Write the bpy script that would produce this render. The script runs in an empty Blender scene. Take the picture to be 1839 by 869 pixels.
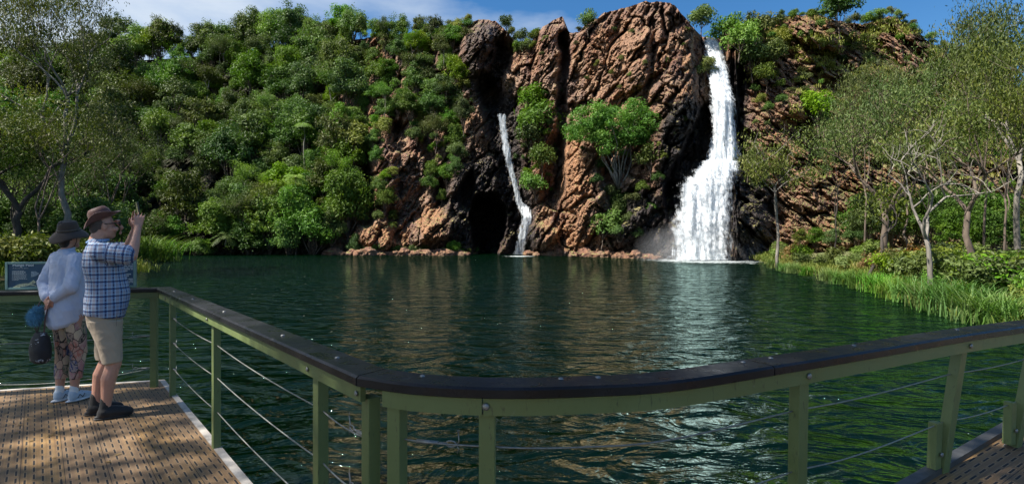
import bpy, bmesh, math, random
import numpy as np
from mathutils import Vector, Matrix
C = bpy.context.scene.collection
SC = bpy.context.scene
R = math.radians
F = 919.5; CX = 919.5; CY = 425.0; CAMZ = 3.16; DECKZ = 1.60; W_, H_ = 1839.0, 869.0

# ---------------------------------------------------------------- camera
cam = bpy.data.cameras.new('camera'); co = bpy.data.objects.new('camera', cam); C.objects.link(co)
co.location = (0, 0, CAMZ); co.rotation_euler = (R(90), 0, 0)
cam.lens = 36.0 * F / W_; cam.sensor_width = 36.0
cam.shift_y = -((H_ / 2) - CY) / W_
cam.clip_start = 0.05; cam.clip_end = 3000
SC.camera = co
SC.render.resolution_x = 1024; SC.render.resolution_y = 483

# ---------------------------------------------------------------- light
SUN_AZ, SUN_EL = R(-112), R(54)            # azimuth measured from +Y towards +X
sd = Vector((math.sin(SUN_AZ) * math.cos(SUN_EL), math.cos(SUN_AZ) * math.cos(SUN_EL), math.sin(SUN_EL)))
sun = bpy.data.lights.new('sun', 'SUN'); so = bpy.data.objects.new('sun', sun); C.objects.link(so)
sun.energy = 5.0; sun.angle = R(0.5); sun.color = (1.0, 0.95, 0.87)
so.rotation_euler = sd.to_track_quat('Z', 'Y').to_euler(); so.location = (-40, 0, 60)
w = bpy.data.worlds.new('World'); SC.world = w; w.use_nodes = True
nt = w.node_tree; nt.nodes.clear()
def wn(t, **k):
    n = nt.nodes.new(t)
    for a, b in k.items(): setattr(n, a, b)
    return n
out = wn('ShaderNodeOutputWorld'); bg = wn('ShaderNodeBackground'); sky = wn('ShaderNodeTexSky')
sky.sky_type = 'NISHITA'; sky.sun_disc = False; sky.sun_elevation = SUN_EL; sky.sun_rotation = SUN_AZ
sky.air_density = 1.0; sky.dust_density = 0.3; sky.ozone_density = 3.0
bg.inputs['Strength'].default_value = 0.062
tc = wn('ShaderNodeTexCoord'); mp = wn('ShaderNodeMapping'); mp.inputs['Scale'].default_value = (1.6, 1.6, 4.5)
mp.inputs['Location'].default_value = (0.35, 0.1, 0.6)
no = wn('ShaderNodeTexNoise'); no.inputs['Scale'].default_value = 1.15; no.inputs['Detail'].default_value = 7; no.inputs['Roughness'].default_value = 0.55
cr = wn('ShaderNodeValToRGB'); cr.color_ramp.elements[0].position = 0.46; cr.color_ramp.elements[1].position = 0.72
# more cloud towards the left of the view
sp = wn('ShaderNodeSeparateXYZ'); mr = wn('ShaderNodeMapRange')
mr.inputs['From Min'].default_value = -0.25; mr.inputs['From Max'].default_value = -0.62; mr.inputs['To Min'].default_value = -0.05; mr.inputs['To Max'].default_value = 0.19
ad = wn('ShaderNodeMath', operation='ADD')
mx = wn('ShaderNodeMix', data_type='RGBA'); mx.inputs[7].default_value = (5.2, 5.9, 6.8, 1)
hs = wn('ShaderNodeHueSaturation'); hs.inputs['Saturation'].default_value = 1.3; hs.inputs['Value'].default_value = 1.1
L = nt.links.new
L(tc.outputs['Generated'], mp.inputs[0]); L(mp.outputs[0], no.inputs['Vector']); L(tc.outputs['Generated'], sp.inputs[0])
L(sp.outputs['X'], mr.inputs['Value']); L(no.outputs[0], ad.inputs[0]); L(mr.outputs[0], ad.inputs[1]); L(ad.outputs[0], cr.inputs[0])
L(sky.outputs[0], hs.inputs['Color']); L(hs.outputs[0], mx.inputs[6]); L(cr.outputs[0], mx.inputs[0]); L(mx.outputs[2], bg.inputs[0]); L(bg.outputs[0], out.inputs[0])
SC.view_settings.view_transform = 'Standard'; SC.view_settings.look = 'None'
SC.view_settings.exposure = 1.15; SC.view_settings.gamma = 1.0; SC.view_settings.use_curve_mapping = False
SC.cycles.max_bounces = 5; SC.cycles.diffuse_bounces = 2; SC.cycles.glossy_bounces = 3; SC.cycles.transparent_max_bounces = 12
SC.cycles.transmission_bounces = 3; SC.cycles.caustics_reflective = False; SC.cycles.caustics_refractive = False
SC.cycles.use_denoising = True; SC.cycles.use_adaptive_sampling = True
SC.cycles.volume_bounces = 0; SC.cycles.volume_max_steps = 64

# ---------------------------------------------------------------- helpers
rng = np.random.default_rng(7); rnd = random.Random(5)
def P(px, py, d):
    return Vector(((px - CX) / F * d, d, CAMZ - (py - CY) / F * d))
def tag(o, label=None, cat=None, group=None, kind=None):
    if label: o['label'] = label
    if cat: o['category'] = cat
    if group: o['group'] = group
    if kind: o['kind'] = kind
    return o
def empty(name, loc=(0, 0, 0), rz=0.0, parent=None):
    o = bpy.data.objects.new(name, None); C.objects.link(o); o.location = loc; o.rotation_euler = (0, 0, rz)
    o.empty_display_size = 0.2
    if parent: o.parent = parent
    return o
def npmesh(name, V, Fc, mat=None, smooth=False):
    me = bpy.data.meshes.new(name); V = np.asarray(V, dtype=np.float32).reshape(-1, 3); Fc = np.asarray(Fc, dtype=np.int32)
    n, k = Fc.shape
    me.vertices.add(len(V)); me.vertices.foreach_set('co', V.ravel())
    me.loops.add(n * k); me.loops.foreach_set('vertex_index', Fc.ravel())
    me.polygons.add(n); me.polygons.foreach_set('loop_start', np.arange(0, n * k, k, dtype=np.int32))
    me.polygons.foreach_set('use_smooth', np.full(n, smooth))
    me.update(calc_edges=True)
    if mat: me.materials.append(mat)
    return me
def link(name, me, parent=None, loc=None):
    o = bpy.data.objects.new(name, me); C.objects.link(o)
    if parent: o.parent = parent
    if loc is not None: o.location = loc
    return o
class MB:
    """collects shapes into one mesh"""
    def __init__(s): s.b = bmesh.new()
    def box(s, size, mat4=None, loc=(0, 0, 0), bevel=0.0):
        g = bmesh.ops.create_cube(s.b, size=1.0)['verts']
        bmesh.ops.scale(s.b, vec=size, verts=g)
        if bevel:
            e = list({x for v in g for x in v.link_edges})
            r = bmesh.ops.bevel(s.b, geom=e, offset=bevel, segments=2, affect='EDGES', profile=0.7)
            g = list({v for f in r['faces'] for v in f.verts} | {v for v in g if v.is_valid})
            g = list({v for v in g})
        m = Matrix.Translation(loc)
        if mat4 is not None: m = m @ mat4
        bmesh.ops.transform(s.b, matrix=m, verts=g)
    def tube(s, pts, rad, seg=6, caps=True):
        pts = [Vector(p) for p in pts]; n = len(pts)
        if not hasattr(rad, '__len__'): rad = [rad] * n
        rings = []; up = Vector((0, 0, 1)); prev = None
        for i, p in enumerate(pts):
            t = (pts[min(i + 1, n - 1)] - pts[max(i - 1, 0)])
            if t.length < 1e-9: t = Vector((0, 0, 1))
            t.normalize()
            a = prev if prev is not None else (Vector((1, 0, 0)) if abs(t.z) > 0.9 else up)
            u = (a - t * a.dot(t)); u = u.normalized() if u.length > 1e-6 else t.orthogonal().normalized(); v = t.cross(u); prev = u
            rings.append([s.b.verts.new(p + (u * math.cos(k * 2 * math.pi / seg) + v * math.sin(k * 2 * math.pi / seg)) * rad[i]) for k in range(seg)])
        for a, b in zip(rings, rings[1:]):
            for k in range(seg):
                s.b.faces.new((a[k], a[(k + 1) % seg], b[(k + 1) % seg], b[k]))
        if caps:
            s.b.faces.new(rings[0][::-1]); s.b.faces.new(rings[-1])
    def ball(s, c, r, seg=10, mat4=None):
        g = bmesh.ops.create_uvsphere(s.b, u_segments=seg, v_segments=max(6, seg // 2 + 1), radius=1.0)['verts']
        rr = r if hasattr(r, '__len__') else (r, r, r)
        bmesh.ops.scale(s.b, vec=rr, verts=g)
        m = Matrix.Translation(c)
        if mat4 is not None: m = m @ mat4
        bmesh.ops.transform(s.b, matrix=m, verts=g)
    def sweep(s, prof, path, closed=True, up=Vector((0, 0, 1))):
        """prof: (side, up) pairs swept along a path with vertical up; mitred by averaging directions"""
        pts = [Vector(p) for p in path]; n = len(pts); rings = []
        for i, p in enumerate(pts):
            d = Vector((0, 0, 0))
            if i > 0: d += (pts[i] - pts[i - 1]).normalized()
            if i < n - 1: d += (pts[i + 1] - pts[i]).normalized()
            d.z = 0; d.normalize(); side = Vector((d.y, -d.x, 0))
            rings.append([s.b.verts.new(p + side * a + up * b) for a, b in prof])
        m = len(prof)
        for a, b in zip(rings, rings[1:]):
            for k in range(m): s.b.faces.new((a[k], a[(k + 1) % m], b[(k + 1) % m], b[k]))
        s.b.faces.new(rings[0][::-1]); s.b.faces.new(rings[-1])
    def build(s, name, mat, parent=None, smooth=False, loc=None):
        bmesh.ops.recalc_face_normals(s.b, faces=s.b.faces[:])
        me = bpy.data.meshes.new(name); s.b.to_mesh(me); s.b.free()
        if mat: me.materials.append(mat)
        if smooth:
            for p in me.polygons: p.use_smooth = True
        return link(name, me, parent, loc)
def copy_tree(o, parent=None):
    c = o.copy(); C.objects.link(c)
    if parent: c.parent = parent
    for ch in list(o.children): copy_tree(ch, c)
    return c

# numpy noise -----------------------------------------------------------
def _h(ix, iy, iz, seed):
    n = (ix.astype(np.uint32) * np.uint32(374761393) + iy.astype(np.uint32) * np.uint32(668265263) + iz.astype(np.uint32) * np.uint32(2147483647) + np.uint32(seed * 974711 % 4294967295))
    n = (n ^ (n >> np.uint32(13))) * np.uint32(1274126177)
    n = (n ^ (n >> np.uint32(16))) * np.uint32(2246822519)
    return ((n ^ (n >> np.uint32(15))).astype(np.float64) / 4294967295.0)
def vn(x, y, z, seed=0):
    x, y, z = np.broadcast_arrays(np.asarray(x, float), np.asarray(y, float), np.asarray(z, float))
    ix, iy, iz = np.floor(x), np.floor(y), np.floor(z); fx, fy, fz = x - ix, y - iy, z - iz
    ix, iy, iz = ix.astype(np.int64), iy.astype(np.int64), iz.astype(np.int64)
    sx, sy, sz = [t * t * t * (t * (t * 6 - 15) + 10) for t in (fx, fy, fz)]
    r = 0
    for a in (0, 1):
        for b in (0, 1):
            for c in (0, 1):
                wt = (sx if a else 1 - sx) * (sy if b else 1 - sy) * (sz if c else 1 - sz)
                r = r + wt * _h(ix + a, iy + b, iz + c, seed)
    return r * 2 - 1
def fbm(x, y, z, seed=0, o=4, g=0.5, ridged=False):
    r = 0; a = 1.0; f = 1.0; s = 0
    for i in range(o):
        n = vn(x * f, y * f, z * f, seed + i * 13)
        if ridged: n = 1 - 2 * np.abs(n) ** 0.8
        r = r + a * n; s += a; a *= g; f *= 2.03
    return r / s
def worley(x, y, seed=0):
    ix, iy = np.floor(x).astype(np.int64), np.floor(y).astype(np.int64); f1 = np.full(x.shape, 9.); f2 = np.full(x.shape, 9.); idv = np.zeros(x.shape); gx = np.zeros(x.shape); gy = np.zeros(x.shape)
    for i in (-1, 0, 1):
        for j in (-1, 0, 1):
            cx, cy = ix + i, iy + j; px = cx + _h(cx, cy, cx * 0 + 1, seed); py = cy + _h(cx, cy, cx * 0 + 2, seed); d = np.hypot(x - px, y - py); h = _h(cx, cy, cx * 0 + 3, seed)
            m = d < f1; f2 = np.where(m, f1, np.minimum(f2, d)); idv = np.where(m, h, idv); gx = np.where(m, x - px, gx); gy = np.where(m, y - py, gy); f1 = np.minimum(f1, d)
    return f1, f2, idv, gx, gy
def sstep(a, b, x):
    t = np.clip((x - a) / (b - a), 0, 1); return t * t * (3 - 2 * t)
def polydist(X, Y, pts):
    """distance of pixels to a polyline, px"""
    d = np.full(np.shape(X), 1e9)
    for (x0, y0), (x1, y1) in zip(pts, pts[1:]):
        vx, vy = x1 - x0, y1 - y0; t = np.clip(((X - x0) * vx + (Y - y0) * vy) / (vx * vx + vy * vy), 0, 1)
        d = np.minimum(d, np.hypot(X - x0 - t * vx, Y - y0 - t * vy))
    return d

# materials ---------------------------------------------------------------
class NM:
    def __init__(s, name):
        s.m = bpy.data.materials.new(name); s.m.use_nodes = True; s.t = s.m.node_tree; s.t.nodes.clear()
        s.o = s.n('ShaderNodeOutputMaterial'); s.p = s.n('ShaderNodeBsdfPrincipled'); s.l(s.p.outputs[0], s.o.inputs[0])
    def n(s, t, **k):
        x = s.t.nodes.new(t)
        for a, b in k.items(): setattr(x, a, b)
        return x
    def l(s, a, b): s.t.links.new(a, b)
    def set(s, node, **k):
        for a, b in k.items(): node.inputs[a.replace('_', ' ')].default_value = b
        return node
    def coord(s, kind='Object', scale=(1, 1, 1), rot=(0, 0, 0), loc=(0, 0, 0)):
        c = s.n('ShaderNodeTexCoord'); m = s.n('ShaderNodeMapping')
        m.inputs['Scale'].default_value = scale; m.inputs['Rotation'].default_value = rot; m.inputs['Location'].default_value = loc
        s.l(c.outputs[kind], m.inputs[0]); return m.outputs[0]
    def noise(s, vec, scale=1, detail=4, rough=0.5, dist=0.0, out=0):
        n = s.n('ShaderNodeTexNoise'); n.inputs['Scale'].default_value = scale; n.inputs['Detail'].default_value = detail
        n.inputs['Roughness'].default_value = rough; n.inputs['Distortion'].default_value = dist
        if vec is not None: s.l(vec, n.inputs['Vector'])
        return n.outputs[out]
    def ramp(s, fac, stops, interp='LINEAR'):
        r = s.n('ShaderNodeValToRGB'); e = r.color_ramp.elements; r.color_ramp.interpolation = interp
        while len(e) < len(stops): e.new(0.5)
        for k, (p, c) in zip(e, stops):
            k.position = p; k.color = c if hasattr(c, '__len__') and len(c) == 4 else ((c, c, c, 1) if not hasattr(c, '__len__') else (*c, 1))
        s.l(fac, r.inputs[0]); return r.outputs[0]
    def mix(s, fac, a, b, blend='MIX'):
        m = s.n('ShaderNodeMix', data_type='RGBA', blend_type=blend)
        for i, v in ((0, fac), (6, a), (7, b)):
            if isinstance(v, bpy.types.NodeSocket): s.l(v, m.inputs[i])
            else: m.inputs[i].default_value = v if i == 0 else ((*v, 1) if len(v) == 3 else v)
        return m.outputs[2]
    def math(s, op, a, b=0.0, c=None):
        m = s.n('ShaderNodeMath', operation=op)
        for i, v in enumerate((a, b) if c is None else (a, b, c)):
            if isinstance(v, bpy.types.NodeSocket): s.l(v, m.inputs[i])
            else: m.inputs[i].default_value = v
        return m.outputs[0]
    def attr(s, name, out='Fac'):
        a = s.n('ShaderNodeAttribute'); a.attribute_name = name; return a.outputs[out]
    def bump(s, h, strength=0.5, dist=0.1, normal=None):
        b = s.n('ShaderNodeBump'); b.inputs['Strength'].default_value = strength; b.inputs['Distance'].default_value = dist
        s.l(h, b.inputs['Height'])
        if normal is not None: s.l(normal, b.inputs['Normal'])
        return b.outputs[0]
def simple(name, col, rough=0.6, metal=0.0, var=0.25, scale=20.0, bump=0.1, bdist=0.002):
    m = NM(name); v = m.coord(); n = m.noise(v, scale, 5)
    c = m.mix(m.ramp(n, [(0.3, 0), (0.7, 1)]), tuple(x * (1 - var) for x in col), tuple(min(1, x * (1 + var)) for x in col))
    m.l(c, m.p.inputs['Base Color']); m.p.inputs['Roughness'].default_value = rough; m.p.inputs['Metallic'].default_value = metal
    if bump: m.l(m.bump(n, bump, bdist), m.p.inputs['Normal'])
    return m.m
# ================================================================ terrain: the cliff and hillside
SHX = [-900, -400, 0, 240, 300, 500, 700, 880, 960, 1100, 1200, 1330, 1380, 1500, 1839, 2300, 2800]
SHY = [459, 458, 457.5, 458, 458, 457, 457, 457, 458, 461, 465, 466.5, 466.5, 467, 469, 471, 472]   # pixel row of the foot of the rock
RGX = [-900, -400, 0, 100, 200, 300, 400, 500, 600, 700, 780, 830, 860, 890, 905, 930, 950, 965, 975, 1010, 1022, 1040, 1060, 1100, 1150, 1180, 1210, 1238, 1262, 1285, 1310, 1350, 1400, 1450, 1500, 1550, 1600, 1640, 1675, 1700, 1760, 1839, 2000, 2300, 2800]
RGY = [200, 150, 140, 128, 112, 106, 98, 84, 78, 62, 58, 50, 34, 36, 52, 80, 78, 62, 48, 30, 58, 56, 36, 20, 6, 0, 10, 40, 66, 70, 52, 34, 32, 26, 36, 42, 30, 52, 80, 95, 135, 165, 200, 240, 260]
def shore_y(X): return np.interp(X, SHX, SHY)
def ridge_y(X): return np.interp(X, RGX, RGY)
BKX = [-900, 0, 300, 600, 800, 900, 1000, 1150, 1240, 1270, 1330, 1450, 1600, 1839, 2400]
BKV = [50, 48, 46, 34, 18, 14, 10, 8, 9, 14, 18, 21, 22, 22, 22]
def cliff_depth(X, Y):
    """depth in metres of the rock face seen at pixel (X, Y)"""
    ys, yr = shore_y(X), ridge_y(X)
    d0 = 3.16 * F / (ys - CY)
    t = np.clip((ys - Y) / (ys - yr), 0, 1.0)
    D = d0 + np.interp(X, BKX, BKV) * t ** 1.15
    wx = (X - CX) / F * D; wz = CAMZ - (Y - CY) / F * D
    # warp feature coordinates so nothing is ruler-straight
    Xw = X + 16 * fbm(wx * .10, wz * .10, 3.1, 5, 5, .6); Yw = Y + 20 * fbm(wx * .10, wz * .10, 9.7, 8, 5, .6)
    rock = sstep(560, 700, X)
    # crevice of the narrow fall
    d = polydist(Xw, Yw, [(905, 95), (880, 160), (898, 250), (925, 360), (940, 452)])
    D = D + 5.0 * (1 - sstep(8, 34, d))
    d = polydist(Xw, Yw, [(868, 150), (882, 185)]); D = D + 5.5 * (1 - sstep(8, 26, d))
    # sea-cave under the narrow fall
    e = np.hypot((Xw - 880) / 34.0, (Yw - 402) / 62.0) + .30 * fbm(wx * .45, wz * .3, 6.6, 19, 4, .6); D = D + 22 * (1 - sstep(0.72, 1.05, e))
    e = np.hypot((Xw - 842) / 16.0, (Yw - 340) / 40.0); D = D + 5 * (1 - sstep(0.6, 1.1, e))
    # vertical clefts
    for pts, wd, am in (([(1016, 60), (1012, 150), (1006, 240), (995, 340)], 11, 8), ([(1000, 250), (985, 355)], 20, 8), ([(1172, 40), (1166, 110), (1158, 185)], 7, 6), ([(1183, 15), (1190, 60)], 5, 4),
                        ([(655, 210), (660, 300), (655, 400)], 13, 7), ([(720, 230), (728, 340)], 17, 6), ([(795, 330), (785, 380)], 16, 6), ([(1090, 290), (1120, 380)], 14, 4), ([(1215, 330), (1190, 420)], 10, 5),
                        ([(618, 330), (628, 430)], 12, 6), ([(760, 200), (770, 300)], 12, 5), ([(700, 380), (720, 420)], 12, 4), ([(1340, 100), (1330, 190), (1335, 250)], 8, 3)):
        d = polydist(Xw, Yw, pts); D = D + am * (.75 + .8 * vn(wx * .16, wz * .16, wd)) * (1 - sstep(wd * .15, wd * 1.25, d))
    # gorge of the big fall, deeper under the overhang on its left
    d = polydist(Xw, Yw, [(1272, 60), (1285, 160), (1300, 250)]); D = D + 4 * (1 - sstep(14, 40, d))
    ed = np.interp(Yw, [60, 170, 230, 290, 330, 420], [1268, 1274, 1252, 1212, 1200, 1195])       # lip of the overhang
    D = D + 9 * sstep(-3, 5, Xw - ed) * (1 - sstep(1290, 1325, Xw)) * sstep(150, 200, Yw) * (1 - sstep(330, 420, Yw))
    D = D - 4 * np.exp(-(((X - 1215) / 55) ** 2 + ((Y - 190) / 90) ** 2)) * (1 - sstep(-3, 5, Xw - ed))
    # ledge where the big fall breaks
    D = D - 2.5 * sstep(285, 315, Yw) * sstep(1195, 1230, X) * (1 - sstep(1325, 1345, X))
    # buttresses and caps
    for cx, cy, rx, ry, am in ((862, 92, 42, 55, 7), (1050, 330, 48, 110, 5), (1075, 90, 40, 60, 2.5), (985, 90, 26, 70, 3), (1140, 100, 30, 90, 2), (705, 290, 40, 60, 4), (680, 420, 50, 34, 5),
                               (790, 410, 50, 34, 5), (970, 420, 40, 34, 5), (1110, 400, 60, 50, 2.0), (1370, 250, 40, 90, 3), (1345, 400, 40, 60, 4), (1425, 190, 30, 40, 5), (640, 250, 30, 40, 4), (1470, 60, 60, 30, 6)):
        e = np.hypot((Xw - cx) / rx, (Yw - cy) / ry); D = D - am * (1 - sstep(0.35, 1.15, e))
    # big folds running up to the right, then finer flutes, then rubble
    a = wx * .90 - wz * .42; b = wx * .42 + wz * .90
    rg = sstep(1308, 1330, X)
    a = a * (1 - rg) + (wx * .62 + wz * .78) * rg; b = b * (1 - rg) + (wx * -.78 + wz * .62) * rg
    wob = 1.2 * fbm(wx * .15, wz * .15, 1.3, 31, 3)
    k = 0.35 + 0.65 * rock
    n1 = fbm(a * .16 + wob * .5, b * .045, 0.5, 3, 3, .5, True); n2 = fbm(a * .55 + wob, b * .14 + wob * .3, 2.5, 17, 4, .55, True)
    n3 = fbm(wx * .9, wz * .9, 7.0, 23, 4, .55)
    blk = np.floor(2.4 * (fbm(a * .3, b * .1, 4.4, 51, 3))) / 2.4
    n4 = fbm(a * 1.1 + wob, b * .42, 5.5, 41, 4, .6, True); n5 = vn(np.floor(a * .8 + n3) * 1.7, np.floor(b * .35 + n3), 2.0, 88)
    k = k * (1 - .65 * rg)
    def blocks(sa, sb, seed, am):      # tilted angular blocks with open cracks between them
        wa = .35 * fbm(wx * sa * 1.3, wz * sa * 1.3, 2.2, seed + 3, 3); f1, f2, h, gx, gy = worley(a * sa + wa, b * sb + wa, seed); h2 = (h * 7.13) % 1; h3 = (h * 13.7) % 1
        return am * ((h - .5) * 1.1 + gx * (h2 - .5) * 2.2 + gy * (h3 - .5) * 2.2) - am * 1.05 * (1 - sstep(0, .17, f2 - f1))
    bl = blocks(.26, .10, 5, 1.5) + blocks(.75, .30, 9, .62) + blocks(1.7, .8, 15, .26)
    D = D - (.35 + .65 * np.maximum(rock, .4)) * bl
    k = k * .72
    D = D - k * (1.9 * n1 + 1.35 * n2 + 1.3 * blk) - (.75 + .5 * rg) * n3 - (.25 + .55 * rock) * n4 - .55 * rock * n5
    return D
def surf(px, py):
    X = np.array([float(px)]); Y = np.array([float(py)])
    d = float(cliff_depth(X, Y)[0]); return P(px, py, d)

Xs = np.concatenate([np.linspace(-900, -20, 120, endpoint=False), np.linspace(-20, 560, 240, endpoint=False), np.linspace(560, 1520, 560, endpoint=False), np.linspace(1520, 1870, 160, endpoint=False), np.linspace(1870, 2800, 110)])
NT = 260
T = np.linspace(-0.03, 1, NT)
GX, GT = np.meshgrid(Xs, T, indexing='ij')
ys, yr = shore_y(GX), ridge_y(GX)
jag = 7 * fbm(GX * .045, 0.3, 0.7, 77, 4, .6) * sstep(.75, 1.0, GT) * sstep(560, 640, GX)
GY = ys + (yr - ys) * GT - jag
GD = cliff_depth(GX, GY)
VX = (GX - CX) / F * GD; VZ = CAMZ - (GY - CY) / F * GD; VY = GD.copy()
# plateau behind the ridge
ext = []
for i, dd in enumerate((2, 5, 9, 15, 24, 40, 70, 120)):
    s = 1 + dd / GD[:, -1]
    ext.append((VX[:, -1] * s, VY[:, -1] * s, VZ[:, -1] - 0.02 * dd - (1.0 if i else .3) + 1.2 * fbm(VX[:, -1] * .1, dd * .1, 0, 9, 3)))
VX = np.concatenate([VX] + [e[0][:, None] for e in ext], 1); VY = np.concatenate([VY] + [e[1][:, None] for e in ext], 1); VZ = np.concatenate([VZ] + [e[2][:, None] for e in ext], 1)
nx, ny = VX.shape
idx = np.arange(nx * ny).reshape(nx, ny)
FA = np.stack([idx[:-1, :-1], idx[1:, :-1], idx[1:, 1:], idx[:-1, 1:]], -1).reshape(-1, 4)

def rock_material():
    m = NM('cliff_rock'); v = m.coord('Object')
    big = m.noise(v, .09, 5, .6); mid = m.noise(m.coord('Object', (1.0, .6, .35), (0, R(-24), 0)), .55, 7, .62); fine = m.noise(v, 2.6, 8, .68)
    col = m.ramp(mid, [(.30, (.060, .036, .030)), (.42, (.17, .075, .050)), (.53, (.29, .142, .072)), (.63, (.38, .235, .130)), (.76, (.50, .38, .30))])
    col = m.mix(m.ramp(big, [(.38, 0), (.62, 1)]), col, m.mix(.55, col, (.30, .22, .17)))
    col = m.mix(m.math('MULTIPLY', m.attr('orange'), .8), col, m.mix(m.ramp(fine, [(.35, 0), (.65, 1)]), (.29, .125, .055), (.45, .25, .13)))
    # pits and weathering
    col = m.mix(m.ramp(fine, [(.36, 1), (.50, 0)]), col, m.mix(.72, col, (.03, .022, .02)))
    st = m.noise(m.coord('Object', (1.3, 1.0, .12)), .8, 5, .6)
    col = m.mix(m.math('MULTIPLY', m.ramp(st, [(.50, 0), (.62, 1)]), .55), col, (.05, .038, .034))
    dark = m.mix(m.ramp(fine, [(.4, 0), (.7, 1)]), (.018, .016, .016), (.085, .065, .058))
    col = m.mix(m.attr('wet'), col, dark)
    # moss and dry grass on whatever faces up
    g = m.n('ShaderNodeNewGeometry'); s = m.n('ShaderNodeSeparateXYZ'); m.l(g.outputs['Normal'], s.inputs[0])
    gm = m.noise(v, 1.1, 6, .6)
    gcol = m.ramp(gm, [(.3, (.045, .085, .018)), (.47, (.10, .13, .03)), (.58, (.24, .21, .08)), (.72, (.34, .27, .14))])
    up = m.ramp(m.math('ADD', m.math('ADD', s.outputs[2], m.math('MULTIPLY', m.math('SUBTRACT', gm, .5), 1.3)), m.attr('grass')), [(.92, 0), (1.12, 1)])
    col = m.mix(up, col, gcol)
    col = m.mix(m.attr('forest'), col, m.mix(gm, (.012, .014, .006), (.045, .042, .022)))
    m.l(col, m.p.inputs['Base Color'])
    m.l(m.math('SUBTRACT', .88, m.math('MULTIPLY', m.attr('wet'), .5)), m.p.inputs['Roughness'])
    m.p.inputs['Specular IOR Level'].default_value = .3
    b1 = m.bump(m.noise(m.coord('Object', (1.0, .8, .45), (0, R(-24), 0)), 1.6, 8, .65), 1.0, .55)
    vc = m.n('ShaderNodeTexVoronoi', feature='DISTANCE_TO_EDGE'); vc.inputs['Scale'].default_value = 1.5; m.l(m.mix(.25, m.coord('Object', (1, .8, .5), (0, R(-24), 0)), m.noise(v, 1.5, 4, .6, 0, 1)), vc.inputs['Vector'])
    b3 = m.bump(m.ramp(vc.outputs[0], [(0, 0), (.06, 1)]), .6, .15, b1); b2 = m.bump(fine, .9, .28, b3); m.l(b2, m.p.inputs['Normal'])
    return m.m
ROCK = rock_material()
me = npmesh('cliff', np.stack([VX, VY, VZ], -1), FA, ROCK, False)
def attr(me, name, arr):
    a = me.attributes.new(name, 'FLOAT', 'POINT'); a.data.foreach_set('value', arr.astype(np.float32).ravel())
PX = VX / VY * F + CX; PY = CY - (VZ - CAMZ) / VY * F
nz = fbm(VX * .12, VY * .12, VZ * .12, 61, 4)
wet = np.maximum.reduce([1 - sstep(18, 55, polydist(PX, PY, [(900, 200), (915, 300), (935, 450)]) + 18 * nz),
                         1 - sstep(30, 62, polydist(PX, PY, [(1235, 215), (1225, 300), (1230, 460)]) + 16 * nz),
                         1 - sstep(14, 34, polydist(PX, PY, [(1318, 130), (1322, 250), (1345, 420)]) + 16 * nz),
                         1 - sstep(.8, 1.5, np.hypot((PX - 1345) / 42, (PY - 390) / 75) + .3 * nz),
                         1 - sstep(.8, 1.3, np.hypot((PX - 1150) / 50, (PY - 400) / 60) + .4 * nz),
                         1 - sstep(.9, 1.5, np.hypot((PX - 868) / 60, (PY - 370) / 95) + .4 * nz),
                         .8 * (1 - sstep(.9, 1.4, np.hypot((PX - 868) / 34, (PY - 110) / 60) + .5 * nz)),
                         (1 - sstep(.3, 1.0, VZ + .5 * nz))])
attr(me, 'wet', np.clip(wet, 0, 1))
og = np.maximum.reduce([1 - sstep(.7, 1.2, np.hypot((PX - 1030) / 34, (PY - 330) / 100) + .5 * nz), 1 - sstep(.7, 1.1, np.hypot((PX - 1000) / 80, (PY - 425) / 32) + .5 * nz),
                        1 - sstep(.7, 1.1, np.hypot((PX - 790) / 50, (PY - 395) / 34) + .5 * nz), 1 - sstep(.7, 1.1, np.hypot((PX - 690) / 50, (PY - 430) / 28) + .5 * nz),
                        .8 * (1 - sstep(.7, 1.1, np.hypot((PX - 1235) / 34, (PY - 200) / 75) + .5 * nz)), .5 * (1 - sstep(.7, 1.2, np.hypot((PX - 1120) / 80, (PY - 110) / 90) + .5 * nz))])
og = np.maximum(og, .45 * sstep(1340, 1370, PX) * (1 - sstep(1560, 1660, PX)) * sstep(-.2, .3, nz + .2))
attr(me, 'orange', np.clip(og * (1 - wet * .8), 0, 1))
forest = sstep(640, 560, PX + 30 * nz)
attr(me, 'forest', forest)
gr = .05 * sstep(700, 520, PX) + .14 * sstep(1390, 1500, PX) - .15 * (1 - sstep(.6, 1.2, np.hypot((PX - 1620) / 60, (PY - 90) / 60))) + .1 * sstep(120, 40, PY) * sstep(1000, 800, PX)
attr(me, 'grass', gr)
cliff = link('cliff', me); tag(cliff, kind='structure')

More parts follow.
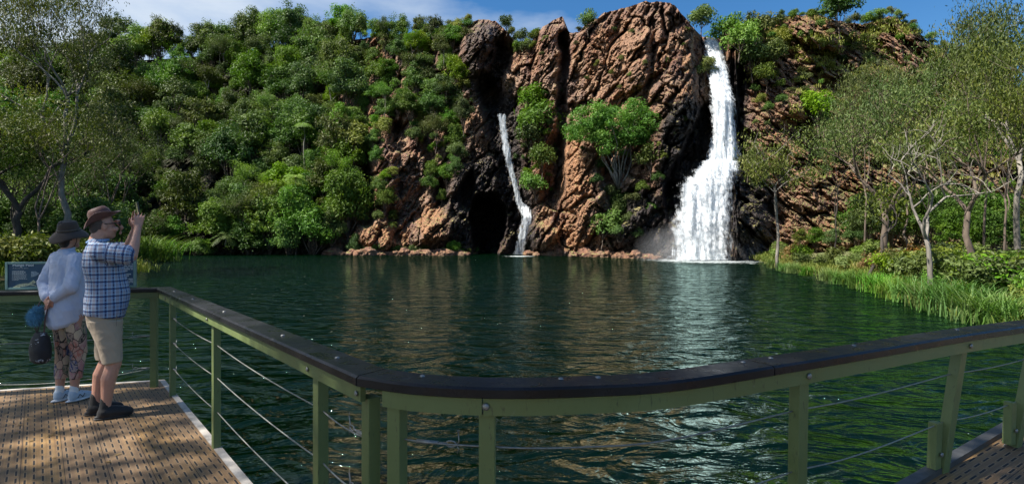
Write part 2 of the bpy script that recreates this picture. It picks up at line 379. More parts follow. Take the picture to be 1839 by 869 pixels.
# ---------------------------------------------------------------- low banks left and right
def bank(name, shore, inland_dir, width, rise, mat, seed):
    """shore: list of (x, y); strips go inland"""
    sh = np.array(shore, float); seg = np.r_[0, np.cumsum(np.hypot(*np.diff(sh, axis=0).T))]; s = np.linspace(0, seg[-1], int(seg[-1] / .45) + 2)
    X = np.interp(s, seg, sh[:, 0]); Y = np.interp(s, seg, sh[:, 1])
    u = np.r_[np.linspace(-2.0, 6, 34), np.linspace(6.6, width, 46)]
    S, U = np.meshgrid(s, u, indexing='ij')
    BX = X[:, None] + inland_dir[0] * U; BY = Y[:, None] + inland_dir[1] * U
    e = .6 * fbm(BX * .35, BY * .35, 0, seed, 3)
    BZ = np.where(U < 0, .30 * U + .02, .55 * (1 - np.exp(-np.maximum(U + e, 0) / 1.2))) + rise * np.maximum(U - 4, 0) + .12 * fbm(BX * .8, BY * .8, 1, seed + 2, 4) * sstep(-.5, 1.5, U) + .02
    n1, n2 = BX.shape; ix = np.arange(n1 * n2).reshape(n1, n2)
    fa = np.stack([ix[:-1, :-1], ix[1:, :-1], ix[1:, 1:], ix[:-1, 1:]], -1).reshape(-1, 4)
    o = link(name, npmesh(name, np.stack([BX, BY, BZ], -1), fa, mat, True)); tag(o, kind='structure')
    return o
def soil_material():
    m = NM('bank_soil'); v = m.coord()
    n = m.noise(v, .8, 7, .6); f = m.noise(v, 9, 6, .6)
    c = m.ramp(n, [(.3, (.05, .075, .02)), (.46, (.09, .12, .03)), (.58, (.17, .15, .06)), (.72, (.19, .115, .06))])
    c = m.mix(m.ramp(f, [(.35, .6), (.6, 0)]), c, (.03, .03, .015)); m.l(c, m.p.inputs['Base Color']); m.p.inputs['Roughness'].default_value = .95
    m.l(m.bump(f, 1, .06), m.p.inputs['Normal']); return m.m
SOIL = soil_material()
def ground_pt(px, py, z=0.0):
    d = (CAMZ - z) * F / (py - CY); return P(px, py, d)
RSH = [ground_pt(*a) for a in ((1350, 465), (1372, 471), (1410, 483), (1450, 489), (1500, 502), (1560, 514), (1620, 532), (1700, 556), (1770, 572), (1860, 590), (2000, 640), (2300, 780))]
RSH = [(p.x, p.y) for p in RSH]
rb = bank('ground', RSH, (.86, .50), 62, .045, SOIL, 3)
LSH = [(-150, 8), (-60, 16), (-44, 26), (-37, 36), (-36, 46), (-39, 55), (-44.5, 63), (-46.5, 69), (-50, 76), (-58, 85)]
lb = bank('ground', LSH[::-1], (-.93, .36), 70, .07, SOIL, 11)
# ---------------------------------------------------------------- pool bed: one sheet to the horizon
b = MB(); b.box((3000, 3000, .2), loc=(0, 900, -3.1)); tag(b.build('pool_bed', SOIL), kind='structure')

# ---------------------------------------------------------------- water
FB = ground_pt(1262, 468); NB = ground_pt(933, 460)
def water_material():
    m = NM('pool_water')
    v = m.coord('Object', (1, 1.35, 1)); v2 = m.coord('Object', (.55, 1.5, 1), (0, 0, R(14))); v3 = m.coord('Object', (1, 1.8, 1), (0, 0, R(-25)))
    n1 = m.noise(v2, .55, 3, .5, .4); n2 = m.noise(v, 2.2, 4, .55, .8); n3 = m.noise(v3, 7.0, 3, .55, .6)
    rg2 = m.math('SUBTRACT', 1.0, m.math('MULTIPLY', m.math('ABSOLUTE', m.math('SUBTRACT', n2, .5)), 3.0)); rg3 = m.math('SUBTRACT', 1.0, m.math('MULTIPLY', m.math('ABSOLUTE', m.math('SUBTRACT', n3, .5)), 3.0))
    gust = m.ramp(m.noise(m.coord('Object', (.5, 1, 1)), .09, 3), [(.35, .55), (.62, 1)])
    n0 = m.noise(m.coord('Object', (.8, 1.3, 1), (0, 0, R(10))), .95, 3, .45, 1.2)
    h = m.math('ADD', m.math('ADD', m.math('MULTIPLY', n1, .36), m.math('MULTIPLY', n0, .64)), m.math('MULTIPLY', gust, m.math('ADD', m.math('MULTIPLY', m.math('ADD', rg2, n2), .050), m.math('MULTIPLY', rg3, .010))))
    m.l(m.bump(h, 1.0, 1.0), m.p.inputs['Normal'])
    t = m.noise(v2, .05, 3)
    # churned foam round the foot of each fall
    col = m.mix(t, (.0002, .0018, .0008), (.0004, .0052, .0012)); fm = None
    for fx, fy, fr in ((FB.x, FB.y, 10.0), (NB.x, NB.y, 3.5)):
        c = m.n('ShaderNodeTexCoord'); d = m.n('ShaderNodeVectorMath', operation='DISTANCE'); m.l(c.outputs['Object'], d.inputs[0]); d.inputs[1].default_value = (fx, fy, 0)
        q = m.math('SUBTRACT', 1.0, m.math('DIVIDE', d.outputs['Value'], fr)); fm = q if fm is None else m.math('MAXIMUM', fm, q)
    fn = m.noise(m.coord('Object', (.7, 1.1, 1)), 1.4, 7, .7, 1.0)
    fo = m.ramp(m.math('ADD', fn, m.math('MULTIPLY', m.math('MAXIMUM', fm, -.4), .42)), [(.66, 0), (.78, 1)])
    col = m.mix(m.math('MULTIPLY', fo, m.ramp(fm, [(0, 0), (.2, 1)])), col, (.55, .60, .60)); 
    bmp = m.p.inputs['Normal'].links[0].from_socket; df = m.n('ShaderNodeBsdfDiffuse'); gl = m.n('ShaderNodeBsdfGlossy'); fr = m.n('ShaderNodeFresnel'); ms = m.n('ShaderNodeMixShader')
    m.l(col, df.inputs[0]); gl.inputs['Color'].default_value = (.72, .97, .88, 1); gl.inputs['Roughness'].default_value = .02; fr.inputs['IOR'].default_value = 1.35
    m.l(bmp, gl.inputs['Normal']); m.l(bmp, fr.inputs['Normal']); m.l(fr.outputs[0], ms.inputs[0]); m.l(df.outputs[0], ms.inputs[1]); m.l(gl.outputs[0], ms.inputs[2]); m.l(ms.outputs[0], m.o.inputs[0])
    return m.m
WATER = water_material()
g = np.array([[-1500, -600, 0], [1500, -600, 0], [1500, 2400, 0], [-1500, 2400, 0]], float)
tag(link('water', npmesh('water', g, [[0, 1, 2, 3]], WATER)), kind='structure')
# ================================================================ foliage
def leaf_material(name, a, b, c, trans=.30, scale=.35, hue=.0):
    m = NM(name); v = m.coord('Object'); n = m.noise(v, scale, 4, .6); oi = m.n('ShaderNodeObjectInfo'); f = m.noise(v, 9.0, 2, .5)
    col = m.ramp(m.math('ADD', m.math('MULTIPLY', n, .7), m.math('MULTIPLY', f, .3)), [(.32, a), (.5, b), (.68, c)])
    h = m.n('ShaderNodeHueSaturation'); m.l(col, h.inputs['Color'])
    m.l(m.math('ADD', .474 + hue, m.math('MULTIPLY', oi.outputs['Random'], .05)), h.inputs['Hue'])
    r2 = m.math('FRACT', m.math('MULTIPLY', oi.outputs['Random'], 7.31)); r3 = m.math('FRACT', m.math('MULTIPLY', oi.outputs['Random'], 13.7))
    m.l(m.math('ADD', .68, m.math('MULTIPLY', r2, .62)), h.inputs['Value']); m.l(m.math('ADD', .85, m.math('MULTIPLY', r3, .3)), h.inputs['Saturation'])
    m.l(h.outputs[0], m.p.inputs['Base Color']); m.p.inputs['Roughness'].default_value = .5; m.p.inputs['Specular IOR Level'].default_value = .2
    t = m.n('ShaderNodeBsdfTranslucent'); t2 = m.mix(1.0, h.outputs[0], (1.0, 1.15, .45), 'MULTIPLY'); m.l(t2, t.inputs[0])
    x = m.n('ShaderNodeMixShader'); x.inputs[0].default_value = trans; m.l(m.p.outputs[0], x.inputs[1]); m.l(t.outputs[0], x.inputs[2]); m.l(x.outputs[0], m.o.inputs[0])
    return m.m
LEAF = leaf_material('rainforest_leaves', (.028, .060, .012), (.078, .140, .026), (.18, .25, .052), .25)
LEAFB = leaf_material('bright_leaves', (.065, .13, .018), (.13, .22, .03), (.23, .30, .055))
LEAFY = leaf_material('sunny_yellow_leaves', (.09, .13, .025), (.17, .20, .045), (.26, .26, .08))
LEAFG = leaf_material('woodland_leaves', (.034, .058, .014), (.076, .104, .022), (.155, .165, .043), .22)
LEAFO = leaf_material('dry_orange_leaves', (.11, .085, .025), (.18, .12, .04), (.25, .18, .07))
def bark_material(name, a, b, sc=3):
    m = NM(name); v = m.coord('Object', (1, 1, .25)); n = m.noise(v, sc, 7, .65)
    m.l(m.ramp(n, [(.35, a), (.62, b)]), m.p.inputs['Base Color']); m.p.inputs['Roughness'].default_value = .9
    m.l(m.bump(n, .8, .05), m.p.inputs['Normal']); return m.m
BARK = bark_material('brown_bark', (.05, .036, .026), (.16, .12, .09)); PALE = bark_material('pale_bark', (.085, .075, .064), (.28, .25, .21)); DARKB = bark_material('dark_bark', (.018, .015, .012), (.06, .048, .038))
def nrm(a): return a / np.maximum(np.linalg.norm(a, axis=-1, keepdims=True), 1e-9)
def leaves(pos, nor, size, elong=1.7, droop=0.0, g=rng):
    n = len(pos); r = g.normal(size=(n, 3)); r[:, 2] -= droop * 3
    u = nrm(r - nor * (r * nor).sum(1, keepdims=True)); v = np.cross(nor, u)
    s = np.asarray(size).reshape(-1, 1) * .5
    a = pos + u * s * elong; b = pos + v * s * .62 + nor * s * .12; c = pos - u * s * elong; d = pos - v * s * .62 + nor * s * .12
    V = np.stack([a, b, c, d], 1).reshape(-1, 3); return V, np.arange(4 * n).reshape(n, 4)
def puff(g, c, r, n, size, flat=.8, low=-.35):
    d = nrm(g.normal(size=(n, 3))); d[:, 2] = np.where(d[:, 2] < low, -d[:, 2] * .6, d[:, 2]); d = nrm(d)
    p = c + d * np.array([1, 1, flat]) * r * (g.uniform(.30, 1.22, (n, 1)) ** .65)
    nn = nrm(d * .7 + np.array([0, 0, .4]) + g.normal(size=(n, 3)) * .55)
    return p, nn, size * g.uniform(.55, 1.35, n)
def limb_pts(a, b, g, k=5, wob=.08):
    a = np.array(a, float); b = np.array(b, float); L_ = np.linalg.norm(b - a); o = []
    for i in range(k + 1):
        t = i / k; o.append(a + (b - a) * t + (g.normal(size=3) * wob * L_ * math.sin(math.pi * t)) + np.array([0, 0, .10 * L_ * math.sin(math.pi * t)]))
    return o
def make_tree(name, g, Rr, Hh, npf, nl, leaf, mat, bark, shape='round', trunk_h=None, parent=None, droop=0., pr=(.26, .42), trunk_r=.16, low=-.6):
    """a thing: Empty > trunk (trunk and limbs), crown (every leaf of it)"""
    root = empty(name); th = trunk_h if trunk_h is not None else Hh * .35
    Vs, Fs, o = [], [], 0; tb = MB(); fork = np.array([g.normal() * .1, g.normal() * .1, th])
    tb.tube(limb_pts((0, 0, -.8), fork, g, 4, .04), [trunk_r, trunk_r * .9, trunk_r * .8, trunk_r * .72, trunk_r * .65], 7)
    cz = (th + Hh) / 2 if shape != 'flat' else Hh * .8; rz = (Hh - th) / 2 * 1.05
    for i in range(npf):
        d = g.normal(size=3); d /= np.linalg.norm(d)
        if d[2] < -.6: d[2] *= -.7
        rad = g.uniform(.55, 1.0) if i > 2 else .2
        c = np.array([d[0] * Rr * rad * .78, d[1] * Rr * rad * .78, cz + d[2] * rz * rad * .8])
        r = Rr * g.uniform(*pr)
        p, nn, s = puff(g, c, r, nl, leaf, .92, low)
        V, Fq = leaves(p, nn, s, droop=droop, g=g); Vs.append(V); Fs.append(Fq + o); o += len(V)
        if i % 2 == 0 and trunk_r > .05: tb.tube(limb_pts(fork * g.uniform(.7, 1), c, g, 3, .07), [trunk_r * .5, trunk_r * .38, trunk_r * .25, trunk_r * .1], 5)
    if Rr > 2.5:     # loose outer sprays so that the outline is ragged
        for i in range(13):
            d = g.normal(size=3); d /= np.linalg.norm(d); d[2] = abs(d[2]) * 1.0 - .25; c = np.array([d[0] * Rr * g.uniform(.75, 1.12), d[1] * Rr * g.uniform(.75, 1.12), cz + d[2] * rz * g.uniform(.8, 1.2)])
            n = int(nl * .22); p = c + g.normal(size=(n, 3)) * Rr * np.array([.12, .12, .09]); V, Fq = leaves(p, nrm(g.normal(size=(n, 3)) + np.array([0, 0, .6])), leaf * g.uniform(.5, 1.2, n), g=g); Vs.append(V); Fs.append(Fq + o); o += len(V)
    tb.build('trunk', bark, root, True); link('crown', npmesh('crown', np.concatenate(Vs), np.concatenate(Fs), mat), root)
    return root
def airy_tree(name, g, Hh, spread, lv, leafn, leaf, mat, bark, trunk_r=.2, lean=(0, 0), clear=.35, droop=.8, gnarl=.12, up=.55, tipr=.55):
    """an open woodland tree: forking limbs with leaf sprays at their ends"""
    root = empty(name); tb = MB(); tips = []
    def grow(p, d, length, r, k):
        n = 4; pts = [p]; q = p.copy(); dd = d.copy()
        for i in range(n):
            dd = dd + g.normal(size=3) * gnarl; dd[2] += .05; dd /= np.linalg.norm(dd); q = q + dd * length / n; pts.append(q.copy())
        tb.tube(pts, list(np.linspace(r, r * .62, n + 1)), 7 if k > 2 else 4, caps=False)
        if k == 0: tips.append((q, pts[2])); return
        if k <= 1: tips.append((pts[2], pts[1]))
        for i in range(g.integers(2, 4)):
            s = g.normal(size=3); s[2] = abs(s[2]) * .4; s /= np.linalg.norm(s)
            nd = dd * up + s * (.62 + .1 * i); nd /= np.linalg.norm(nd)
            grow(q if i < 2 else pts[3], nd, length * g.uniform(.62, .85), r * .58, k - 1)
    fork = np.array([lean[0] * clear, lean[1] * clear, Hh * clear])
    tb.tube(limb_pts((0, 0, -.5), fork, g, 5, .03), list(np.linspace(trunk_r * 1.15, trunk_r * .8, 6)), 9)
    for i in range(3):
        a = i * 2.1 + g.uniform(0, 1); d = np.array([math.cos(a) * spread * .55 + lean[0] * .1, math.sin(a) * spread * .55, 1.0]); d /= np.linalg.norm(d)
        grow(fork, d, Hh * (1 - clear) * (.40 if i else .48), trunk_r * .66, lv)
    Vs, Fs, o = [], [], 0
    for q, q0 in tips:
        n = int(leafn * g.uniform(.4, 1.5)); p = q + g.normal(size=(n, 3)) * np.array([1, 1, .8]) * tipr * g.uniform(.6, 1.2) - np.array([0, 0, .25 * droop])
        nn = nrm(g.normal(size=(n, 3)) + np.array([0, 0, .5])); V, Fq = leaves(p, nn, leaf * g.uniform(.6, 1.3, n), 2.0, droop, g); Vs.append(V); Fs.append(Fq + o); o += len(V)
    tb.build('trunk', bark, root, True)
    if Vs and leafn: link('crown', npmesh('crown', np.concatenate(Vs), np.concatenate(Fs), mat), root)
    return root
class Kit:
    """one prototype used for its own first place, then copied with its parts"""
    def __init__(s, protos): s.p = protos; s.used = [False] * len(protos)
    def put(s, k, loc, sc=1.0, rz=None, label=None, cat=None, group=None, tilt=(0, 0)):
        k %= len(s.p)
        o = s.p[k] if not s.used[k] else copy_tree(s.p[k]); s.used[k] = True
        o.location = loc; o.scale = sc if hasattr(sc, '__len__') else (sc, sc, sc); o.rotation_euler = (tilt[0], tilt[1], rnd.uniform(0, 6.28) if rz is None else rz)
        tag(o, label, cat, group); return o
G = lambda s: np.random.default_rng(s)

# ---------------------------------------------------------------- rainforest on the left hillside
hill = Kit([make_tree('rainforest_tree', G(i), 3.3 + .25 * (i % 3), 8.0 + .8 * (i % 4), 24 + 3 * (i % 3), 270, .25, [LEAF, LEAFB, LEAF, LEAFG, LEAF, LEAFB][i], BARK, pr=(.16, .42), trunk_h=1.0) for i in range(6)])
def poisson(x0, x1, y0f, y1f, rf, keep, seed, tries=9000):
    r = random.Random(seed); pts = []
    for _ in range(tries):
        x = r.uniform(x0, x1); y = r.uniform(y0f(x), y1f(x))
        if not keep(x, y): continue
        rr = rf(x, y)
        if all((x - a) ** 2 + (y - b_) ** 2 * 1.3 > rr * rr for a, b_ in pts): pts.append((x, y))
    return pts
bare = [(705, 255, 30, 48), (745, 300, 26, 40), (690, 425, 62, 30), (790, 400, 66, 46), (650, 330, 12, 50), (862, 80, 46, 62), (880, 380, 70, 110), (735, 350, 40, 40), (268, 262, 26, 44), (560, 400, 30, 26)]
def keep(x, y):
    if x > 835: return False
    return all(((x - a) / c) ** 2 + ((y - b_) / d) ** 2 > 1 for a, b_, c, d in bare)
def zone(x, y):
    rel = (shore_y(x) - y) / (shore_y(x) - ridge_y(x))
    h = 'along the ridge top' if rel > .82 else 'on the upper slope' if rel > .55 else 'on the middle slope' if rel > .28 else 'at the water edge'
    if x < 240: v = 'behind the two visitors'
    elif x < 400: v = 'just right of the two visitors'
    elif x < 505: v = 'left of the two slender palms'
    elif x < 620: v = 'around the two slender palms'
    elif x < 740: v = 'above the low orange boulders'
    else: v = 'beside the narrow waterfall'
    return h, v
pts = poisson(-120, 840, lambda x: ridge_y(x) - 2, lambda x: shore_y(x) - 4, lambda x, y: 30 if x < 640 else 25, keep, 3)
for x in range(-130, 660, 17): pts.append((x + rnd.uniform(-5, 5), ridge_y(x) - rnd.uniform(2, 9)))
pts.sort(key=lambda p: p[1])
for i, (x, y) in enumerate(pts):
    h, v = zone(x, y); s = (rnd.uniform(.70, 1.42) if x < 640 else rnd.uniform(.5, .85) if y < 240 else rnd.uniform(.35, .65))
    if rnd.random() < .25: s *= .6
    p = surf(x, y + 14); p.y -= .9
    hill.put(rnd.randrange(6), p - Vector((0, 0, 1.2 * s)), (s * rnd.uniform(.85, 1.15), s, s * rnd.uniform(.8, 1.35)),
             label=f'{"small" if s < .8 else "large" if s > 1.05 else "mid sized"} leafy tree {h}, {v}', cat='tree', group=f'rainforest trees {h} {v}').name = 'rainforest_tree' if x < 640 else 'cliff_tree'
print('hill trees', len(pts))
slim = Kit([airy_tree('slender_hill_tree', G(160 + i), 9 + 2 * i, .75, 3, 85, .20, m_, b_, .13, clear=.45, tipr=.7, droop=.6) for i, (m_, b_) in enumerate(((LEAFG, PALE), (LEAFG, BARK), (LEAFB, PALE)))])
for i in range(38):
    x = rnd.uniform(180, 820); y = rnd.uniform(ridge_y(x) + 4, shore_y(x) - 30)
    if not keep(x, y): continue
    h, v = zone(x, y); p = surf(x, y + 10); p.y -= 2.5; s = rnd.uniform(.55, .9) if x < 620 else rnd.uniform(.35, .6)
    slim.put(i, p - Vector((0, 0, 1)), s, label=f'slender open crowned tree {h}, {v}', cat='tree', group=f'slender trees {h} {v}')

# ---------------------------------------------------------------- shrubs clinging to the rock
shr = Kit([make_tree('cliff_shrub', G(20 + i), 1.9, 3.2, 13, 140, .20, m_, BARK, trunk_h=.2, trunk_r=.07, pr=(.32, .52)) for i, m_ in enumerate((LEAFB, LEAF, LEAFY, LEAFG))])
big_list = [  # x, y(base), size m radius-scale, kit index, description
    (968, 222, 2.7, 0, 'tall bright green bush high on the rock between the two waterfalls'), (946, 178, 1.5, 0, 'small bright green bush above the tall bush between the waterfalls'),
    (950, 250, 1.5, 1, 'dark hanging bush just below the tall bright bush'), (972, 290, 1.4, 1, 'dark hanging bush halfway down right of the narrow waterfall'), (962, 330, 1.3, 0, 'green hanging bush at the foot of the vine strip right of the narrow waterfall'),
    (640, 250, 1.9, 2, 'bright yellow green bush on a rock step left of the waterfalls'), (690, 228, 1.2, 2, 'smaller yellow green bush on top of the left rock step'),
    (690, 345, 1.0, 0, 'vivid green bush low on the left rocks'), (1078, 408, 1.5, 0, 'bright green bush low on the rock beneath the spreading tree'), (1115, 372, 1.3, 1, 'dark bush just under the spreading cliff tree'), (1050, 455, .5, 2, 'small bush at the waterline below the spreading tree'),
    (1165, 290, 1.2, 3, 'dark olive bush hanging right of the spreading cliff tree'), (1262, 128, 1.1, 2, 'grassy bush left of the big waterfall near its top'), (1460, 200, 1.9, 0, 'bright green bush on the open rock right of the big waterfall'),
    (1497, 30, 2.0, 1, 'dark round bush on the ridge right of the big waterfall'), (1055, 42, 1.0, 1, 'small lone bush on the cliff top between the waterfalls'), (1338, 300, 1.0, 3, 'small bush on wet rock right of the big waterfall'),
    (1255, 35, 1.4, 0, 'light bush on the left lip of the big waterfall'), (1290, 50, 2.2, 0, 'tall leafy bush right behind the top of the big waterfall'), (1320, 62, 2.0, 0, 'leafy bush second to the right of the waterfall top'), (1352, 52, 2.1, 3, 'olive leafy bush on the ridge near the waterfall top'),
    (1345, 100, 1.9, 1, 'dark leafy bush below the ridge right of the waterfall top'), (1378, 92, 1.7, 0, 'bright leafy bush on the slope near the waterfall top'), (1372, 128, 1.3, 3, 'olive bush lowest of the group by the waterfall top'), (1400, 60, 1.3, 2, 'yellowish bush on the ridge slope near the waterfall top')]
for x, y, s, k, lab in big_list:
    y = y + s * 13
    if 1285 < x < 1420 and y < 180: s *= .8; y += 8
    p = surf(x, y); p.y -= .8 * s; shr.put(k, p - Vector((0, 0, .6)), (s, s, s * 1.1), label=lab, cat='bush')
def scatter(kit, n, x0, x1, yf, rad, sc, zonef, cat, group, seed, keepf=lambda x, y: True, ks=None, dy=.3):
    q = poisson(x0, x1, yf[0], yf[1], lambda x, y: rad, keepf, seed, n * 40)[:n]
    for x, y in q:
        s = rnd.uniform(*sc); p = surf(x, y); p.y -= dy; z = zonef(x, y)
        kit.put(rnd.choice(ks) if ks else rnd.randrange(4), p - Vector((0, 0, .35 * s)), (s, s, s * rnd.uniform(.8, 1.2)), label=f'{z}', cat=cat, group=f'{group}: {z}')
scatter(shr, 34, 760, 965, (lambda x: ridge_y(x) - 2, lambda x: ridge_y(x) + 26), 11, (.45, 1.0), lambda x, y: 'small sunlit bush on the cliff top ' + ('left of' if x < 880 else 'right of') + ' the narrow waterfall', 'bush', 'cliff top bushes', 4, lambda x, y: abs(x - 892) > 14 and abs(x - 862) > 22)
scatter(shr, 46, 700, 850, (lambda x: 90, lambda x: 330), 17, (.4, .85), lambda x, y: 'leafy bush on the rock wall left of the narrow waterfall, ' + ('upper part' if y < 200 else 'lower part'), 'bush', 'wall bushes', 5, keep)
scatter(shr, 22, 930, 1000, (lambda x: 170, lambda x: 350), 13, (.3, .7), lambda x, y: 'leafy creeper bush on dark rock right of the narrow waterfall', 'bush', 'creeper bushes', 6, ks=[0, 1])
scatter(shr, 40, 935, 1240, (lambda x: 45, lambda x: 300), 24, (.15, .40), lambda x, y: 'tiny tuft growing from cracks in the red cliff left of the big waterfall', 'bush', 'crack tufts', 7, ks=[2, 3])
scatter(shr, 16, 1060, 1180, (lambda x: 300, lambda x: 440), 19, (.3, .75), lambda x, y: 'low bush on shaded rock below the spreading cliff tree', 'bush', 'low cliff bushes', 8, ks=[1, 3])
scatter(shr, 130, 1350, 1860, (lambda x: ridge_y(x) + 2, lambda x: ridge_y(x) + 200), 14, (.2, .72), lambda x, y: 'low scrub bush on the stony right hill, ' + ('upper' if y - ridge_y(x) < 80 else 'lower') + (' part near the big waterfall' if x < 1480 else ' part at its middle' if x < 1650 else ' part at its far right end'), 'bush', 'hill scrub', 9)
scatter(shr, 40, 1400, 1880, (lambda x: ridge_y(x) - 3, lambda x: ridge_y(x) + 10), 11, (.3, .75), lambda x, y: 'bush standing out against the sky on the right ridge, ' + ('near the big waterfall' if x < 1560 else 'past the summit' if x < 1720 else 'at the far right'), 'bush', 'ridge bushes', 10)
scatter(shr, 14, 640, 860, (lambda x: 448, lambda x: 455), 12, (.25, .5), lambda x, y: 'small bush among the shore rocks left of the cave', 'bush', 'shore bushes', 12)

# the wide tree that grows out of the cliff
g = G(90); sp_root = empty('spreading_cliff_tree'); base = surf(1110, 330) + Vector((0, -.6, 0)); tb = MB(); Vs, Fs, o = [], [], 0
sp_root.location = base
for i in range(150):
    a_ = rnd.uniform(0, 6.283); r_ = math.sqrt(rnd.random()); px = 1106 + 88 * r_ * math.cos(a_); py = 232 - 42 * r_ * math.sin(a_) + 10 * math.sin(px * .07)
    if py > 262 and rnd.random() < .5: continue
    c0 = P(px, py, base.y - 1.4 + rnd.uniform(-3.2, 2.5) - (1 - r_) * 1.5) - base
    p, nn, s = puff(g, np.array(c0), rnd.uniform(.8, 1.6), 190, .22, .8); V, Fq = leaves(p, nn, s, g=g); Vs.append(V); Fs.append(Fq + o); o += len(V)
    if i % 13 == 0: tb.tube(limb_pts((0, .3, -1), np.array(c0) * .45 + np.array([0, 0, .3]), g, 3, .08) + limb_pts(np.array(c0) * .45 + np.array([0, 0, .3]), c0, g, 3, .08)[1:], [.17, .15, .13, .11, .08, .05, .02], 5)
tb.build('trunk', PALE, sp_root, True); link('crown', npmesh('crown', np.concatenate(Vs), np.concatenate(Fs), leaf_material('vivid_leaves', (.07, .15, .022), (.15, .27, .035), (.27, .36, .07))), sp_root)
tag(sp_root, 'wide spreading green tree growing out of the orange cliff left of the big waterfall', 'tree')

# ---------------------------------------------------------------- palms and ferns by the far shore
def palm(g, h, nf, fl, mat):
    root = empty('slender_palm'); tb = MB(); tb.tube(limb_pts((0, 0, -1), (0.15, 0, h), g, 6, .015), [.17, .15, .13, .12, .11, .10, .09], 8); tb.build('trunk', PALE, root, True)
    V, Fq = [], []
    for i in range(nf):
        a = i * 2.399; el = g.uniform(-.1, 1.1); pr = []
        for k in range(9):
            t = k / 8; r = fl * t * math.cos(el * (1 - .4 * t)); z = h + fl * (math.sin(el) * t - .75 * t * t); pr.append(np.array([math.cos(a) * r, math.sin(a) * r, z]))
        sd = np.array([-math.sin(a), math.cos(a), 0])
        for k in range(1, 9):
            for j in (0, .5):
                q = pr[k - 1] * (1 - j) + pr[k] * j; d = nrm(pr[k] - pr[k - 1]); ll = fl * .34 * math.sin(math.pi * (.12 + .8 * (k - 1 + j) / 8))
                for s_ in (-1, 1):
                    e = q + (sd * s_ + d * .55 + np.array([0, 0, -.35])) * ll; o = len(V); w_ = d * .05
                    V += [q - w_, q + w_, e + w_ * .3, e - w_ * .3]; Fq.append([o, o + 1, o + 2, o + 3])
    link('crown', npmesh('crown', V, Fq, mat), root); return root
pk = Kit([palm(G(40), 9.0, 16, 2.0, LEAFB), palm(G(41), 6.5, 18, 2.2, LEAFB)])
p0 = surf(546, 300); p0.y -= 3.5; pk.put(0, P(546, 305, p0.y), 1.0, label='taller slender palm with thin pale trunk on the left hillside', cat='palm')
p0 = surf(529, 395); p0.y -= 4; pk.put(1, P(531, 396, p0.y), 1.15, label='shorter slender palm with bright drooping fronds low on the left hillside', cat='palm', tilt=(0, R(-6)))
def fern(g, fl, nf, mat):
    root = palm(g, .9, nf, fl, mat); root.name = 'tree_fern'; return root
fk = Kit([fern(G(43), 2.6, 15, LEAFB)])
for x, y, s, lab in ((405, 432, 1.0, 'tree fern at the far waterline left of the palms'), (455, 420, .8, 'tree fern at the far waterline, nearest left of the palms'), (368, 440, .7, 'small dark tree fern hanging over the far water'), (705, 405, .45, 'small fern among the left orange rocks')):
    p0 = surf(x, y); fk.put(0, P(x, y, p0.y - (3.2 if x < 600 else 1)), s, label=lab, cat='fern')

# ---------------------------------------------------------------- woodland left and right
wood = Kit([airy_tree('woodland_tree', G(50 + i), 13 + i % 3, .60, 3, 92, .135, [LEAFG, LEAFY, LEAFG, LEAF, LEAF][i], [BARK, DARKB, BARK, DARKB, BARK][i], .10, clear=.26 + .05 * (i % 3), tipr=.72, droop=.7) for i in range(5)])
def bz(x, y, z=.5): return ground_pt(x, y, z)
def right_z(p): return .5
# right bank: a loose wood in several depths
r3 = random.Random(31); n = 0
for d, xs, hs_ in ((55, (1512, 1590, 1680, 1760, 1840, 1930), (.95, 1.15)), (46, (1560, 1655, 1720, 1800, 1885), (.85, 1.1)), (35, (1640, 1764, 1850, 1930), (.8, 1.05)), (25, (1812, 1900), (.62, .8))):
    for x in xs:
        xx = x + r3.uniform(-12, 12); dd = d * r3.uniform(.92, 1.08); p = P(xx, 0, dd); inland = dd - 20
        p.z = .5 + max(0, inland) * .035; s = r3.uniform(*hs_) * (.62 if x < 1460 else .85 if x < 1560 else 1.0)
        lab = ('open leafy tree at the back of the right bank' if d == 55 else 'open leafy tree midway back on the right bank' if d == 46 else 'leafy tree near the front of the right bank' if d == 35 else 'small leafy right bank tree closest to the rail')
        lab += ', ' + ('towards the waterfall' if x < 1600 else 'behind the pale forked trunk' if x < 1760 else 'at the right edge'); n += 1
        wood.put(n * 3 + n // 4, p, (s * .72, s * .72, s * r3.uniform(.95, 1.2)), label=lab, cat='tree', group='right bank wood: ' + lab)
for d, xs in ((60, range(1425, 1960, 34)), (52, range(1560, 1980, 44)), (40, range(1740, 1960, 60))):
    for x in xs:
        xx = x + r3.uniform(-12, 12); p = P(xx, 0, d * r3.uniform(.95, 1.05)); p.z = .3 + (p.y - 20) * .03; s = r3.uniform(.4, .9) * (.45 if x < 1480 else .75 if x < 1560 else 1) * (.6 if d == 40 else 1)
        lab = 'round bushy small tree filling the shade of the right bank trees, ' + ('near the waterfall' if x < 1600 else 'behind the trunks' if x < 1780 else 'at the edge')
        hill.put(rnd.choice([0, 2, 3, 4]), p, s, label=lab, cat='small tree', group='understory: ' + lab).name = 'bushy_tree'
for d, xs in ((60, range(-120, 235, 40)), (48, range(-120, 200, 48))):
    for x in xs:
        xx = x + r3.uniform(-12, 12); p = P(xx, 0, d * r3.uniform(.95, 1.05)); p.z = .9; s = r3.uniform(.5, .85)
        lab = 'round bushy small tree filling the shade behind the pool sign, ' + ('left of the tall gum' if x < 100 else 'right of the tall gum')
        hill.put(rnd.choice([0, 2, 3, 4]), p, s, label=lab, cat='small tree', group='left understory: ' + lab).name = 'bushy_tree'
